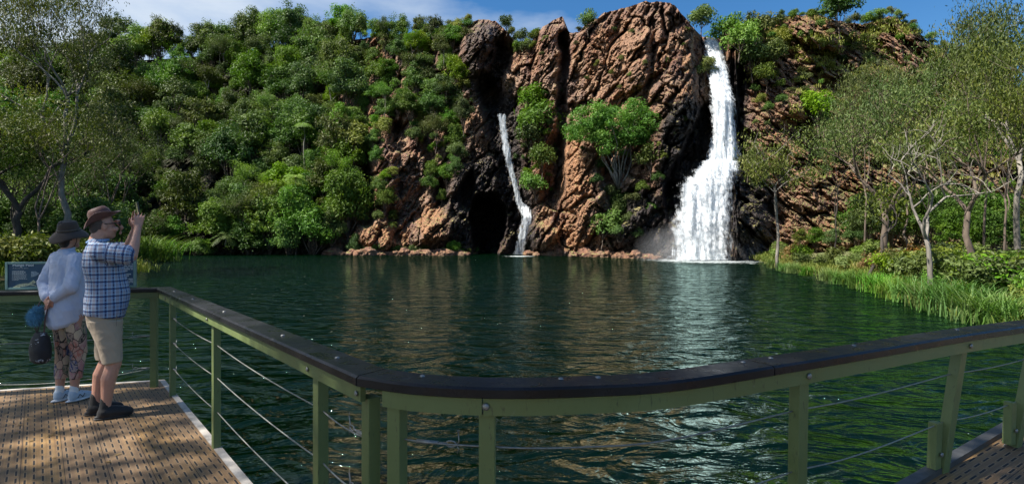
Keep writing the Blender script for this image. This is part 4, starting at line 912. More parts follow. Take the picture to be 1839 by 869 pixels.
def cable(root, a, c, sag=.02, r=.0036, name='cable'):
    a, c = Vector(a), Vector(c); b = MB(); b.tube([a.lerp(c, t / 14) - Vector((0, 0, sag * 4 * (t / 14) * (1 - t / 14))) - root.location for t in range(15)], r, 5); return b.build(name, ROPE, root, True)
def cable_joint(root, a, c):
    """turnbuckle, hook and loose tail where a cable ends at a post"""
    a, c = Vector(a), Vector(c); d = (c - a).normalized(); b = MB(); o = -root.location
    b.tube([a + o, a + d * .085 + o], .0075, 8); b.tube([a + d * .085 + o, a + d * .12 + o], .004, 6)
    cpt = a + d * .135; s = d.cross(Vector((0, 0, 1))).normalized(); u = Vector((0, 0, 1))
    b.tube([cpt + (d * math.cos(k) * .020 + u * math.sin(k) * .011) + o for k in np.linspace(0, 6.28, 13)], .003, 5)
    b.tube([cpt + d * .02 + o, cpt + d * .033 + u * .012 + s * .006 + o, cpt + d * .028 + u * .045 + o], .0026, 5); b.tube([cpt + d * .02 + o, cpt + d * .03 - u * .016 + o, cpt + d * .024 - u * .034 + o], .0022, 5)
    for k in (-1, 0, 1): b.tube([cpt + d * .028 + u * .043 + o, cpt + d * (.028 + .008 * k) + u * .056 + s * .004 * k + o], .0012, 4)
    return b.build('turnbuckle', STEEL, root, True)
cA, cB = rp(295, 516), rp(668, 668)
# side rail
sr = empty('railing', (cB.x, cB.y, DECKZ)); tag(sr, 'straight cable railing beside the slotted deck, running from the far corner to the near joint', 'railing')
path = [cA - Vector((0, 0, 0)), cB]; sdir = (cB - cA).normalized(); sang = math.atan2(sdir.y, sdir.x); sn = Vector((-sdir.y, sdir.x, 0))
def sweep_part(name, prof, path, mat, root):
    b = MB(); b.sweep(prof, [Vector(p) - root.location for p in path]); return b.build(name, mat, root)
fe = smooth_path([rp(668, 668), rp(760, 680), rp(900, 686), rp(1050, 683), rp(1200, 674), rp(1400, 645), rp(1550, 622), rp(1700, 598), rp(1839, 579), rp(2050, 552)], 90)
FLR = Vector((-9.5, 3.86, RZ))
h1 = (cA - FLR).normalized()
fullpath = [FLR, cA, cB] + fe[1:]
# mitred cap built per run so each railing owns its own length
def run_sweep(name, prof, i0, i1, mat, root, path=fullpath):
    """sweep one stretch of the whole line, keeping the mitre direction at both ends"""
    b = MB(); rings = []; n = len(path)
    for i in range(i0, i1 + 1):
        d0 = (path[i] - path[i - 1]) if i > 0 else (path[1] - path[0]); d1 = (path[i + 1] - path[i]) if i < n - 1 else d0
        d0 = Vector((d0.x, d0.y, 0)).normalized(); d1 = Vector((d1.x, d1.y, 0)).normalized(); t = (d0 + d1).normalized(); s = Vector((t.y, -t.x, 0)) / max(.5, t.dot(d0))
        off = Vector((0, 0, 0))
        if i == i0: off = d1 * .003
        if i == i1: off = -d0 * .003
        rings.append([b.b.verts.new(path[i] + off + s * a_ + Vector((0, 0, b_)) - root.location) for a_, b_ in prof])
    for p_, q_ in zip(rings, rings[1:]):
        for k in range(len(prof)): b.b.faces.new((p_[k], p_[(k + 1) % len(prof)], q_[(k + 1) % len(prof)], q_[k]))
    b.b.faces.new(rings[0][::-1]); b.b.faces.new(rings[-1]); return b.build(name, mat, root)
CPR = rail_profile(.146, .036); BAR = [(-.012 + .04, -.105), (.012 + .04, -.105), (.012 + .04, -.043), (-.012 + .04, -.043)]
run_sweep('handrail_cap', CPR, 1, 2, CAP, sr); run_sweep('top_bar', BAR, 1, 2, GREEN, sr)
s_in = Vector((sdir.y, -sdir.x, 0))      # towards the deck
def inset(p, k=.04): return p + s_in * k
L_ = (cB - cA).length
posts = []
def t_at(px):
    k_ = (px - CX) / F; return (k_ * cA.y - cA.x) / ((cB.x - cA.x) - k_ * (cB.y - cA.y))
for t in (t_at(309), t_at(387), t_at(574), t_at(664)):
    q = inset(cA.lerp(cB, t), -.005); zb = DECKZ - .16
    post(sr, q, RZ - .10 + .002, zb, sang); posts.append(q); bolt(sr, Vector((q.x, q.y, RZ - .075)) + s_in * .063, s_in, .011)
for t in (.12, .30, .52, .78, .93): bolt(sr, cA.lerp(cB, t) + Vector((0, 0, .001)), r=.012)
for zc in (.80, 1.04, 1.29):
    for a_, b_ in zip(posts, posts[1:]): cable(sr, (a_.x, a_.y, CAMZ - zc), (b_.x, b_.y, CAMZ - zc), .018)
for zc in (.80, 1.04, 1.29):
    a_, b_ = posts[0], posts[1]; cable_joint(sr, Vector((a_.x, a_.y, CAMZ - zc)) + sdir * .03, Vector((b_.x, b_.y, CAMZ - zc)))
for zc in (.80, 1.04): a_, b_ = posts[3], posts[2]; cable_joint(sr, Vector((a_.x, a_.y, CAMZ - zc)) - sdir * .03, Vector((b_.x, b_.y, CAMZ - zc)))
# far rail
fr = empty('railing', (FLR.x, FLR.y, DECKZ)); tag(fr, 'far railing with black cap behind the two visitors, carrying the pool signs', 'railing')
run_sweep('handrail_cap', CPR, 0, 1, CAP, fr); run_sweep('top_bar', BAR, 0, 1, GREEN, fr); fang = math.atan2(h1.y, h1.x); fp = []
for t in (.02, .34, .67, .985):
    q = FLR.lerp(cA, t); q = q + Vector((h1.y, -h1.x, 0)) * .005; post(fr, q, RZ - .098, DECKZ - .16, fang); fp.append(q)
for zc in (1.03, 1.36):
    for i, (a_, b_) in enumerate(zip(fp, fp[1:])): cable(fr, (a_.x, a_.y, CAMZ - zc), (b_.x, b_.y, CAMZ - zc), .02 if zc < 1.2 else .10)
    cable_joint(fr, Vector((fp[3].x, fp[3].y, CAMZ - zc)) - h1 * .03, Vector((fp[2].x, fp[2].y, CAMZ - zc)))
# front rail
nr_ = empty('railing', (cB.x + .02, cB.y, DECKZ)); tag(nr_, 'long curved railing across the foreground, from the near joint to the right edge', 'railing')
JN = 2 + max(i for i, p in enumerate(fe) if (p.x / p.y) * F + CX < 1365)
run_sweep('handrail_cap', CPR, 2, JN, CAP, nr_); run_sweep('handrail_cap', CPR, JN, len(fullpath) - 1, CAP, nr_)
i0 = 2 + min(i for i, p in enumerate(fe) if (p.x / p.y) * F + CX > 700); ib = 2 + min(i for i, p in enumerate(fe) if (p.x / p.y) * F + CX > 868)
run_sweep('top_bar', BAR, i0, ib, GREEN, nr_); run_sweep('top_bar', BAR, ib, len(fullpath) - 1, GREEN, nr_)
def on_rail(px):
    for a_, b_ in zip(fe, fe[1:]):
        xa, xb = a_.x / a_.y * F + CX, b_.x / b_.y * F + CX
        if xa <= px <= xb: t = (px - xa) / (xb - xa); d = (b_ - a_); d.z = 0; d.normalize(); return a_.lerp(b_, t), d
    return fe[-1], (fe[-1] - fe[-2]).normalized()
fpz = []
for px, lean in ((716, (0, 0)), (876, (0, 0)), (1432, (.02, 0)), (1722, (.13, .02)), (1858, (.16, .02))):
    p, d = on_rail(px); s_ = Vector((d.y, -d.x, 0)); q = p + s_ * .008; zb = DECKZ - .2 if px < 1500 else DZR - .02
    post(nr_, q, RZ - .1045 if px < 1500 else RZ - .06, zb, math.atan2(d.y, d.x), .058 if px < 1000 else .062, lean=lean); fpz.append((q, d, lean))
    if px > 720: bolt(nr_, Vector((q.x, q.y, RZ - .072)) + s_ * .048, s_, .014)
    if px > 1500:   # clamp bracket at its foot
        b = MB(); b.box((.055, .045, .26), bevel=.006); o = b.build('foot_bracket', GREEN, nr_); o.location = Vector((q.x - lean[0] * .95 - .055, q.y - lean[1] - .02, zb + .17)) - nr_.location; o.rotation_euler = (0, R(4), math.atan2(d.y, d.x))
        bolt(nr_, Vector((q.x - lean[0] * .95 - .05, q.y - lean[1] - .02, zb + .13)) + s_ * .03, s_, .013)
for px in (752, 1010, 1078, 1345, 1395, 1545, 1730): p, d = on_rail(px); bolt(nr_, p + Vector((0, 0, .001)) + Vector((d.y, -d.x, 0)) * (-.03), r=.011)
def along(pa, pb, zc, sag=0.0):
    """cable following the bend of the rail between two pixel columns"""
    xs = np.linspace(pa, pb, 26); pts = []
    for i, x in enumerate(xs):
        p, d = on_rail(x); ln = .0 if x < 1500 else .12 * (zc - .53) / .8 * (x - 1500) / 250; t = i / 25
        pts.append(Vector((p.x - ln, p.y, CAMZ - zc - sag * 4 * t * (1 - t))) - nr_.location)
    b = MB(); b.tube(pts, .0036, 5); return b.build('cable', ROPE, nr_, True)
for a_, b_ in ((716, 876), (876, 1432), (1432, 1722), (1722, 1858)):
    along(a_, b_, .765, .012 if b_ > 900 else 0)
    along(a_, b_, 1.03, .02); along(a_, b_, 1.27, .10 if a_ == 1722 else .02)
p, d = on_rail(748); p2, _ = on_rail(860); cable_joint(nr_, (p.x, p.y, CAMZ - .765), (p2.x, p2.y, CAMZ - .765))
p, d = on_rail(700); 
# ---------------------------------------------------------------- signs on the far rail
NAVY = simple('sign_navy', (.012, .065, .125), .35, 0, .35, 3, 0); SFRAME = simple('sign_frame', (.16, .26, .24), .4, .3, .15, 30, .1)
WHITE = simple('sign_white', (.70, .72, .70), .5, 0, .04, 30, 0); GREY = simple('sign_grey', (.35, .40, .42), .5, 0, .04, 30, 0)
SGREEN = simple('sign_leaf_green', (.22, .38, .10), .5, 0, .2, 40, 0); SYEL = simple('sign_yellow', (.50, .42, .08), .5, 0, .2, 40, 0); SOR = simple('sign_root', (.45, .24, .12), .5, 0, .2, 40, 0); STEAL = simple('sign_teal', (.03, .11, .15), .5, 0, .2, 10, 0); STUR = simple('sign_turtle', (.36, .38, .26), .5, 0, .45, 90, 0)
def sign_board(pl, pr, ptop, label):
    """panel standing on the far rail between two pixel columns"""
    def onr(px):
        k = (px - CX) / F; a_, b_ = FLR, cA; t = (k * a_.y - a_.x) / ((b_.x - a_.x) - k * (b_.y - a_.y)); return a_.lerp(b_, t)
    a_, b_ = onr(pl), onr(pr); n_ = Vector((h1.y, -h1.x, 0)); a_ = a_ - n_ * .055; b_ = b_ - n_ * .055
    wd = (b_ - a_).length; hg = CAMZ - (ptop - CY) / F * ((a_.y + b_.y) / 2) - (RZ + .004)
    root = empty('information_sign', (a_ + b_) / 2 + Vector((0, 0, .004)), math.atan2(h1.y, h1.x)); tag(root, label, 'sign')
    b = MB(); b.box((wd - .03, .012, hg - .03), loc=(0, .004, hg / 2)); b.build('sign_panel', NAVY, root)
    b = MB()
    for sx in (-1, 1): b.box((.022, .03, hg), loc=(sx * (wd / 2 - .011), .004, hg / 2), bevel=.003)
    for zz in (.011, hg - .011): b.box((wd - .046, .028, .022), loc=(0, .004, zz), bevel=.003)
    b.build('sign_frame', SFRAME, root)
    return root, wd, hg
def flat(root, name, mat, quads, y=-.0045):
    V = [];
    Fq = []
    for q in quads:
        o = len(V); V += [(x, y, z) for x, z in q]; Fq.append(list(range(o, o + len(q))))
    me = bpy.data.meshes.new(name); me.from_pydata(V, [], Fq); me.materials.append(mat); return link(name, me, root)
def stroke(pts, w0, w1):
    o = []; n = len(pts)
    for i in range(n - 1):
        (x0, y0), (x1, y1) = pts[i], pts[i + 1]; l = math.hypot(x1 - x0, y1 - y0) or 1; nx_, ny_ = -(y1 - y0) / l, (x1 - x0) / l; a_ = w0 + (w1 - w0) * i / (n - 1); b_ = w0 + (w1 - w0) * (i + 1) / (n - 1)
        o.append([(x0 - nx_ * a_, y0 - ny_ * a_), (x1 - nx_ * b_, y1 - ny_ * b_), (x1 + nx_ * b_, y1 + ny_ * b_), (x0 + nx_ * a_, y0 + ny_ * a_)])
    return o
def text(root, s, size, x, z, mat, name='lettering', y=-.0055, off=0.0, shear=0):
    c = bpy.data.curves.new(name, 'FONT'); c.body = s; c.size = size; c.extrude = .0008; c.offset = off; c.shear = shear
    t = bpy.data.objects.new('tmp', c); C.objects.link(t); dg = bpy.context.evaluated_depsgraph_get(); me = bpy.data.meshes.new_from_object(t.evaluated_get(dg)); bpy.data.objects.remove(t); bpy.data.curves.remove(c)
    me.materials.clear(); me.materials.append(mat); me.name = name; o = link(name, me, root); o.location = (x, y, z); o.rotation_euler = (R(90), 0, 0); return o
sg, sw, sh = sign_board(3, 124, 470, 'dark blue sign reading Plunge Pool with a painted turtle and a pandanus plant')
def S(u, v): return (-sw / 2 + u * sw * .93 + .02, sh * (1 - v))        # u, v in the visible part of the board, 0..1
k = 1.0 / 1.16
text(sg, 'Plunge Pool', sh * .135, S(.075, 0)[0], S(0, .155)[1], WHITE, off=.0009)
text(sg, 'A favourite spot?', sh * .070, S(.075, 0)[0], S(0, .245)[1], GREY, shear=.2)
ql = []; r5 = random.Random(4)
for i in range(11):
    z_ = .315 + i * .033; wd_ = (.225 if i < 4 else .245) * r5.uniform(.82, 1.0) * (.5 if i == 10 else 1); x_ = .065
    while x_ < .065 + wd_:
        e = min(x_ + r5.uniform(.014, .034), .065 + wd_); a_ = S(x_, z_); b_ = S(e, z_ + (.021 if i < 4 else .015)); ql.append([a_, (b_[0], a_[1]), b_, (a_[0], b_[1])]); x_ = e + .006
flat(sg, 'body_text', GREY, ql)
flat(sg, 'fish_picture', simple('sign_fish', (.22, .28, .32), .5, 0, .5, 120, 0), [[S(.37, .35), S(.44, .34), S(.50, .42), S(.50, .44), S(.44, .52), S(.37, .55)]])
tq = [[S(.17 + .12 * math.cos(t) * 1.0 + .08, .83 + .055 * math.sin(t) - .10 * (math.cos(t) * .25)) for t in np.linspace(0, 6.28, 18)[:-1]]]
tq += stroke([S(.35, .80), S(.40, .74), S(.43, .70)], .012, .016) + stroke([S(.36, .84), S(.42, .84), S(.45, .89)], .007, .003) + stroke([S(.16, .86), S(.11, .91), S(.08, .92)], .012, .004) + stroke([S(.19, .89), S(.16, .94)], .008, .003)
flat(sg, 'turtle_picture', STUR, tq)
gq = []; yq = []; oq = []
for i in range(16):
    a_ = R(200 - i * 11.5); l = r5.uniform(.20, .34); cx_, cy_ = .84, .40; pts_ = [S(cx_ - math.cos(a_ - 1.57) * 0 + math.cos(a_) * l * t, cy_ - math.sin(a_) * l * t * 1.2 + .45 * l * t * t * 1.6) for t in np.linspace(0, 1, 7)]
    gq += stroke(pts_, .006, .0015)
for i in range(12):
    a_ = R(250 + i * 8); l = r5.uniform(.18, .34); (yq if i % 3 == 0 else gq).extend(stroke([S(.86 + math.cos(a_) * l * t * .7, .44 - math.sin(a_) * l * t * 1.1) for t in np.linspace(0, 1, 5)], .006, .002))
for i in range(10):
    x_ = .50 + i * .022; oq += stroke([S(.60, .54), S(x_ + .01, .62), S(x_ - .02 + .004 * i, .72 + .02 * math.sin(i))], .004, .003)
flat(sg, 'plant_picture', SGREEN, gq, -.0048); flat(sg, 'plant_picture', SYEL, yq, -.0052); flat(sg, 'root_picture', SOR, oq)
flat(sg, 'water_band', STEAL, [[S(.02, .90), S(.25, .86), S(.6, .87), S(1.03, .86), S(1.03, .985), S(.02, .985)], [S(.55, .18), S(.8, .15), S(.9, .20), S(.6, .22)]], -.0035)
sg2, sw2, sh2 = sign_board(128, 240, 466, 'dark blue sign mostly hidden behind the man in the plaid shirt')
ql = []
for i in range(14):
    z_ = sh2 * (.90 - i * .058); x_ = -sw2 * .42
    while x_ < sw2 * .43:
        e = x_ + r5.uniform(.02, .06)
        if r5.random() < .75: ql.append([(x_, z_), (min(e, sw2 * .45), z_), (min(e, sw2 * .45), z_ - .012), (x_, z_ - .012)])
        x_ = e + .008
flat(sg2, 'body_text', GREY, ql)
# ---------------------------------------------------------------- trees behind the camera whose branches dapple the deck
sh_t = make_tree('overhanging_tree', G(201), 2.6, 15.6, 15, 170, .15, LEAFG, BARK, trunk_h=11.2, trunk_r=.19, pr=(.2, .4))

g = G(300); n_ = 130; tt = g.random(n_) * .9 + .04; vv = .12 + 3.2 * g.random(n_) ** 1.3; pp = np.array([list(A0 + (A1 - A0) * a - E2 * c) for a, c in zip(tt, vv)])
pp = pp[pp[:, 1] < 5.56 + (pp[:, 0] + 3.8) * .27 - .15]; pp[:, 2] = DECKZ + .004; nn = nrm(np.stack([g.normal(size=len(pp)) * .12, g.normal(size=len(pp)) * .12, np.ones(len(pp))], -1))
V, Fq = leaves(pp, nn, g.uniform(.015, .04, len(pp)), 1.6, 0, g); tag(link('leaf_litter', npmesh('leaf_litter', V, Fq, LEAFO)), 'dry fallen leaves scattered on the deck boards', 'fallen leaves', kind='stuff')
n_ = 130; px_ = g.uniform(250, 1500, n_); py_ = 463 + 150 * g.random(n_) ** 2.2; P_ = np.array([ground_pt(a, c, .002) for a, c in zip(px_, py_)]); a_ = g.uniform(0, 6.28, n_); s_ = g.uniform(.012, .028, n_) * (P_[:, 1] / 15) ** .5
V = np.concatenate([P_ + np.stack([np.cos(a_ + k * 1.571) * s_ * (1.8 if k % 2 else .7), np.sin(a_ + k * 1.571) * s_ * (1.8 if k % 2 else .7), s_ * 0 + .003 * (k == 1)], -1) for k in range(4)], 0).reshape(4, n_, 3).transpose(1, 0, 2).reshape(-1, 3)
tag(link('floating_debris', npmesh('floating_debris', V, np.arange(4 * n_).reshape(n_, 4), simple('pale_debris', (.22, .22, .17), .7))), 'pale leaves and foam flecks floating on the pool', 'floating leaves', kind='stuff')
def caster(o, gx, gy, hgt, sc, label, rz=0):      # stand the tree so that its crown shades deck point (gx, gy)
    q = Vector((gx, gy, DECKZ)) + sd * (hgt / sd.z); k = (q.z + .4) / 13.4; o.location = (q.x, q.y, -.4); o.scale = (sc, sc, k); o.rotation_euler.z = rz; tag(o, label, 'tree'); return o
for i, (gx, gy, hh, sc, lab) in enumerate(((-5.2, 2.6, 12.5, 1.0, 'leafy tree out of view that shades the left corner of the deck'), (-2.4, 2.4, 12.5, .9, 'leafy tree out of view that shades the near end of the side railing'),
        (-3.4, 5.0, 12.5, .62, 'small leafy tree out of view that dapples the two visitors'), (.6, 1.6, 12.5, .95, 'leafy tree out of view behind the camera above the front railing'), (3.0, 2.8, 12.5, .95, 'leafy tree out of view that shades the right end of the railing'))):
    caster(sh_t if i == 0 else copy_tree(sh_t), gx, gy, hh, sc, lab, i * 1.9)
# ================================================================ people
class Body:
    """blobs and tapered limbs in local (f, s, z) coordinates, fused by voxel remesh into one skin"""
    def __init__(s): s.m = MB(); s.seg = []
    def limb(s, pts, rad, seg=12):
        pts = [Vector(p) for p in pts]; s.m.tube(pts, rad, seg); 
        for p, r in zip(pts, rad): s.m.ball(p, r * .995, 12)
        s.seg.append((pts, rad))
    def ell(s, c, r, rot=None, seg=16): s.m.ball(c, r, seg, rot)
    def loft(s, rings, seg=28, power=2.3):
        """rings: (z, f0, s0, rf, rs [, tilt])"""
        R_ = []
        for r in rings:
            z, f0, s0, rf, rs = r[:5]; tl = r[5] if len(r) > 5 else 0; v = []
            for k in range(seg):
                a = 2 * math.pi * k / seg; c_, s_ = math.cos(a), math.sin(a); e = 2 / power
                x = math.copysign(abs(c_) ** e, c_) * rf; y = math.copysign(abs(s_) ** e, s_) * rs
                v.append(s.m.b.verts.new((f0 + x, s0 + y, z + tl * x)))
            R_.append(v)
        for a, b in zip(R_, R_[1:]):
            for k in range(seg): s.m.b.faces.new((a[k], a[(k + 1) % seg], b[(k + 1) % seg], b[k]))
        s.m.b.faces.new(R_[0][::-1]); s.m.b.faces.new(R_[-1])
    def make(s, name, mat, parent, voxel=.007, smooth=4, folds=0.0, fs=9, seed=0, fold_dir=(1, 1, .35)):
        bmesh.ops.recalc_face_normals(s.m.b, faces=s.m.b.faces[:])
        me = bpy.data.meshes.new(name); s.m.b.to_mesh(me); s.m.b.free(); o = link('tmp', me)
        md = o.modifiers.new('r', 'REMESH'); md.mode = 'VOXEL'; md.voxel_size = voxel
        if smooth: m2 = o.modifiers.new('s', 'SMOOTH'); m2.iterations = smooth; m2.factor = .5
        dg = bpy.context.evaluated_depsgraph_get(); n = bpy.data.meshes.new_from_object(o.evaluated_get(dg)); bpy.data.objects.remove(o)
        if folds:
            c = np.empty(len(n.vertices) * 3); n.vertices.foreach_get('co', c); c = c.reshape(-1, 3); nn = np.empty(len(c) * 3); n.vertices.foreach_get('normal', nn); nn = nn.reshape(-1, 3)
            k = fbm(c[:, 0] * fs * fold_dir[0] + c[:, 2] * fs * .5, c[:, 1] * fs * fold_dir[1], c[:, 2] * fs * fold_dir[2], seed, 3, .5, True)
            c = c + nn * (k * folds)[:, None]; n.vertices.foreach_set('co', c.ravel()); n.update()
        n.name = name; n.materials.clear(); n.materials.append(mat)
        for p in n.polygons: p.use_smooth = True
        return link(name, n, parent)
def skin_material():
    m = NM('skin'); v = m.coord(); n = m.noise(v, 25, 4)
    m.l(m.mix(n, (.42, .20, .135), (.56, .30, .21)), m.p.inputs['Base Color']); m.p.inputs['Roughness'].default_value = .5; m.p.inputs['Subsurface Weight'].default_value = .08
    m.l(m.bump(n, .15, .002), m.p.inputs['Normal']); return m.m
SKIN = skin_material()
def vcoords(me):
    c = np.empty(len(me.vertices) * 3); me.vertices.foreach_get('co', c); return c.reshape(-1, 3)
def setuv(me, U, V):
    li = np.empty(len(me.loops), dtype=np.int32); me.loops.foreach_get('vertex_index', li); uv = me.uv_layers.new(name='weave'); uv.data.foreach_set('uv', np.stack([U[li], V[li]], -1).astype(np.float32).ravel())
def plaid_material():
    m = NM('plaid_cotton'); u = m.n('ShaderNodeUVMap'); u.uv_map = 'weave'; s = m.n('ShaderNodeSeparateXYZ'); m.l(u.outputs[0], s.inputs[0])
    def band(c, period, pos, wd):
        f = m.math('FRACT', m.math('ADD', m.math('DIVIDE', c, period), pos)); return m.math('LESS_THAN', m.math('ABSOLUTE', m.math('SUBTRACT', f, .5)), wd)
    col = (.30, .40, .62)
    base = m.mix(band(s.outputs[0], .058, .0, .27), (.15, .26, .44), (.27, .26, .31)); base = m.mix(m.math('MULTIPLY', band(s.outputs[1], .062, .0, .27), .5), base, (.34, .32, .38))
    for c in (0, 1):
        pr = .058 if c == 0 else .062
        base = m.mix(m.math('MULTIPLY', band(s.outputs[c], pr, .25, .035), .75), base, (.45, .62, .78))
        base = m.mix(m.math('MULTIPLY', band(s.outputs[c], pr, .5, .085), .90), base, (.022, .035, .11))
        base = m.mix(m.math('MULTIPLY', band(s.outputs[c], pr, .77, .03), .7), base, (.36, .52, .72))
    m.l(base, m.p.inputs['Base Color']); m.p.inputs['Roughness'].default_value = .85
    n = m.noise(m.coord(), 14, 4); m.l(m.bump(n, .35, .01), m.p.inputs['Normal']); return m.m
def cloth(name, col, var=.12, sc=18, rough=.85, b=.4):
    m = NM(name); v = m.coord(); n = m.noise(v, sc, 5, .6); m.l(m.mix(n, tuple(x * (1 - var) for x in col), tuple(min(.95, x * (1 + var)) for x in col)), m.p.inputs['Base Color'])
    m.p.inputs['Roughness'].default_value = rough; m.p.inputs['Sheen Weight'].default_value = .1; m.l(m.bump(n, b, .008), m.p.inputs['Normal']); return m.m
def hand(mb, wrist, d, palm_n, thumb_s, size=.185, curl=(.5, .5, .5, .5), spread=.10, r=.0082):
    """palm and five separate fingers. d: direction of the hand, palm_n: side the palm faces, thumb_s: thumb side"""
    d = Vector(d).normalized(); n = Vector(palm_n); n = (n - d * n.dot(d)).normalized(); t = d.cross(n).normalized() * thumb_s; w_ = Vector(wrist); pl = size * .52
    for i in range(4):
        o = (1.5 - i) * .021; mb.limb([w_ + t * o * .55, w_ + d * pl + t * o], [.0145, .0125], 8)
    Ln = [.88, 1.0, .94, .74]
    for i in range(4):
        o = (1.5 - i) * .022; p = w_ + d * (pl - .004) + t * o; dd = (d + t * spread * (1.5 - i)).normalized(); ln = size * .46 * Ln[i]; pts = [p]; rr = [r * 1.15]; ax = dd.cross(n).normalized()
        for k, fr_ in enumerate((.46, .30, .24)):
            dd = (Matrix.Rotation(-curl[i] * (.9 if k else .7), 3, ax) @ dd)
            if dd.dot(n) < 0 and curl[i] > .05: dd = Matrix.Rotation(2 * curl[i] * (.9 if k else .7), 3, ax) @ dd
            p = p + dd * ln * fr_; pts.append(p); rr.append(r * (1.0 - .13 * (k + 1)))
        mb.limb(pts, rr, 8)
    b0 = w_ + d * .022 + t * .026; b1 = b0 + (d * .62 + t * .72 + n * .35).normalized() * size * .20; b2 = b1 + (d * .85 + t * .25 + n * .5).normalized() * size * .17; b3 = b2 + (d * .9 + n * .4).normalized() * size * .12
    mb.limb([b0, b1, b2, b3], [.014, .0115, .0098, .008], 8)

# ---------------------------------------------------------------- man in the plaid shirt
man = empty('person', (0, 0, 0)); d0 = 4.48; ox = (195 - CX) / F * d0; man.location = (ox, d0, DECKZ)
fdir = Vector((.785, .62, 0)); man.rotation_euler.z = math.atan2(fdir.y, fdir.x)          # local +x forward (screen right), local -y towards the camera
man.scale = (.95, .93, 1.0)
tag(man, 'person in blue plaid shirt, khaki shorts and brown hat holding up a phone', 'person')
NEAR, FAR = -1, 1
bd = Body()
# head, neck (face looks forward and slightly up)
T_ = Matrix.Translation
hc = Vector((-.035, 0, 1.655)); bd.ell(hc + Vector((-.010, 0, .012)), (.086, .072, .105)); bd.ell(hc + Vector((.030, 0, -.035)), (.066, .058, .078)); bd.ell(hc + Vector((.052, 0, -.083)), (.036, .034, .030))
bd.limb([(.060, 0, 1.690), (.078, 0, 1.668), (.098, 0, 1.640), (.092, 0, 1.628)], [.014, .014, .0155, .012], 8); bd.ell((.088, 0, 1.600), (.012, .024, .009)); bd.ell((.085, 0, 1.586), (.012, .021, .008)); bd.ell((.066, 0, 1.700), (.022, .046, .012))
for s_ in (-1, 1): bd.ell((-.030, s_ * .076, 1.648), (.020, .010, .033)); bd.ell((.048, s_ * .045, 1.628), (.028, .020, .024)); bd.ell((.070, s_ * .030, 1.672), (.014, .014, .010))
bd.limb([(-.055, 0, 1.60), (-.082, 0, 1.53), (-.09, 0, 1.44)], [.060, .062, .070])
# trunk of the body
bd.loft([(.80, -.03, 0, .09, .13), (.92, -.03, 0, .120, .15), (1.05, -.01, 0, .140, .16), (1.22, -.03, 0, .135, .165), (1.38, -.06, 0, .115, .18), (1.46, -.075, 0, .085, .17), (1.50, -.08, 0, .05, .09)])
for s_ in (NEAR, FAR):
    fo = -.0 if s_ == NEAR else -.045
    hip = (-.02 + fo * .3, s_ * .095, .86); kn = (.035 + fo, s_ * .105, .46); an = (-.020 + fo * 1.6, s_ * .105, .085)
    bd.limb([hip, (.015 + fo * .6, s_ * .105, .66), kn], [.082, .078, .058]); bd.limb([kn, (.000 + fo * 1.3, s_ * .108, .34), (-.012 + fo * 1.5, s_ * .106, .20), an], [.058, .060, .045, .036]); bd.ell((kn[0] + .012, kn[1], .465), (.05, .05, .055))
    bd.limb([an, (an[0] + .05, an[1], .045), (an[0] + .14, an[1], .03)], [.036, .034, .026])
    # arms
    sh_ = (-.055, s_ * .185, 1.435); el = (.165, s_ * .235, 1.395) if s_ == NEAR else (.145, s_ * .215, 1.415); wr = (.215, s_ * .095, 1.640) if s_ == NEAR else (.200, s_ * .06, 1.635)
    bd.limb([sh_, el], [.062, .047]); bd.limb([el, tuple(.6 * a + .4 * b for a, b in zip(el, wr)), wr], [.046, .044, .027])
    hand(bd, wr, (.10, -s_ * .10, 1.0), (.15, -s_ * 1.0, .0), 1 if s_ == NEAR else -1, .175, (.15 if s_ == NEAR else .5, .75, .8, .8), .08)
man_body = bd.make('body', SKIN, man, .0055, 3)
# shirt
sb = Body(); sb.loft([(.872, -.030, 0, .150, .186, -.14), (.90, -.028, 0, .154, .190, -.14), (.98, -.014, 0, .160, .192, -.06), (1.08, -.004, 0, .160, .190), (1.20, -.020, 0, .150, .182), (1.32, -.045, 0, .142, .192), (1.42, -.062, 0, .120, .195), (1.475, -.075, 0, .085, .165), (1.505, -.082, 0, .068, .095), (1.535, -.080, 0, .070, .074)], 36)
for s_ in (NEAR, FAR):
    el = Vector((.165, s_ * .235, 1.395)) if s_ == NEAR else Vector((.145, s_ * .215, 1.415)); sh_ = Vector((-.06, s_ * .175, 1.425)); sb.limb([sh_, sh_.lerp(el, .45), sh_.lerp(el, .80)], [.082, .080, .084])
shirt = sb.make('shirt', plaid_material(), man, .007, 1, .013, 7, 5)
c = vcoords(shirt.data); U = np.arctan2(c[:, 1], c[:, 0] + .03) * .19; V = c[:, 2] + .25 * np.abs(c[:, 0]) * 0
for s_ in (NEAR, FAR):
    a = np.array([-.06, s_ * .175, 1.425]); e = np.array([.155, s_ * .23, 1.40]); ax = (e - a) / np.linalg.norm(e - a); t = (c - a) @ ax; rad = np.linalg.norm(c - a - t[:, None] * ax, axis=1)
    msk = (t > .055) & (rad < .11) & (c[:, 1] * s_ > .05) & (c[:, 2] > 1.30); q = c - a - t[:, None] * ax
    U = np.where(msk, np.arctan2(q[:, 1], q[:, 2]) * .085 + .01, U); V = np.where(msk, t, V)
setuv(shirt.data, U, V)
b = MB(); b.tube([(.075 * math.cos(t) - .076, .073 * math.sin(t), 1.532 + .010 * math.cos(t) - .012) for t in np.linspace(0, 6.283, 25)], .013, 7, caps=False); o = b.build('collar', cloth('collar_blue', (.20, .34, .58)), shirt, True)
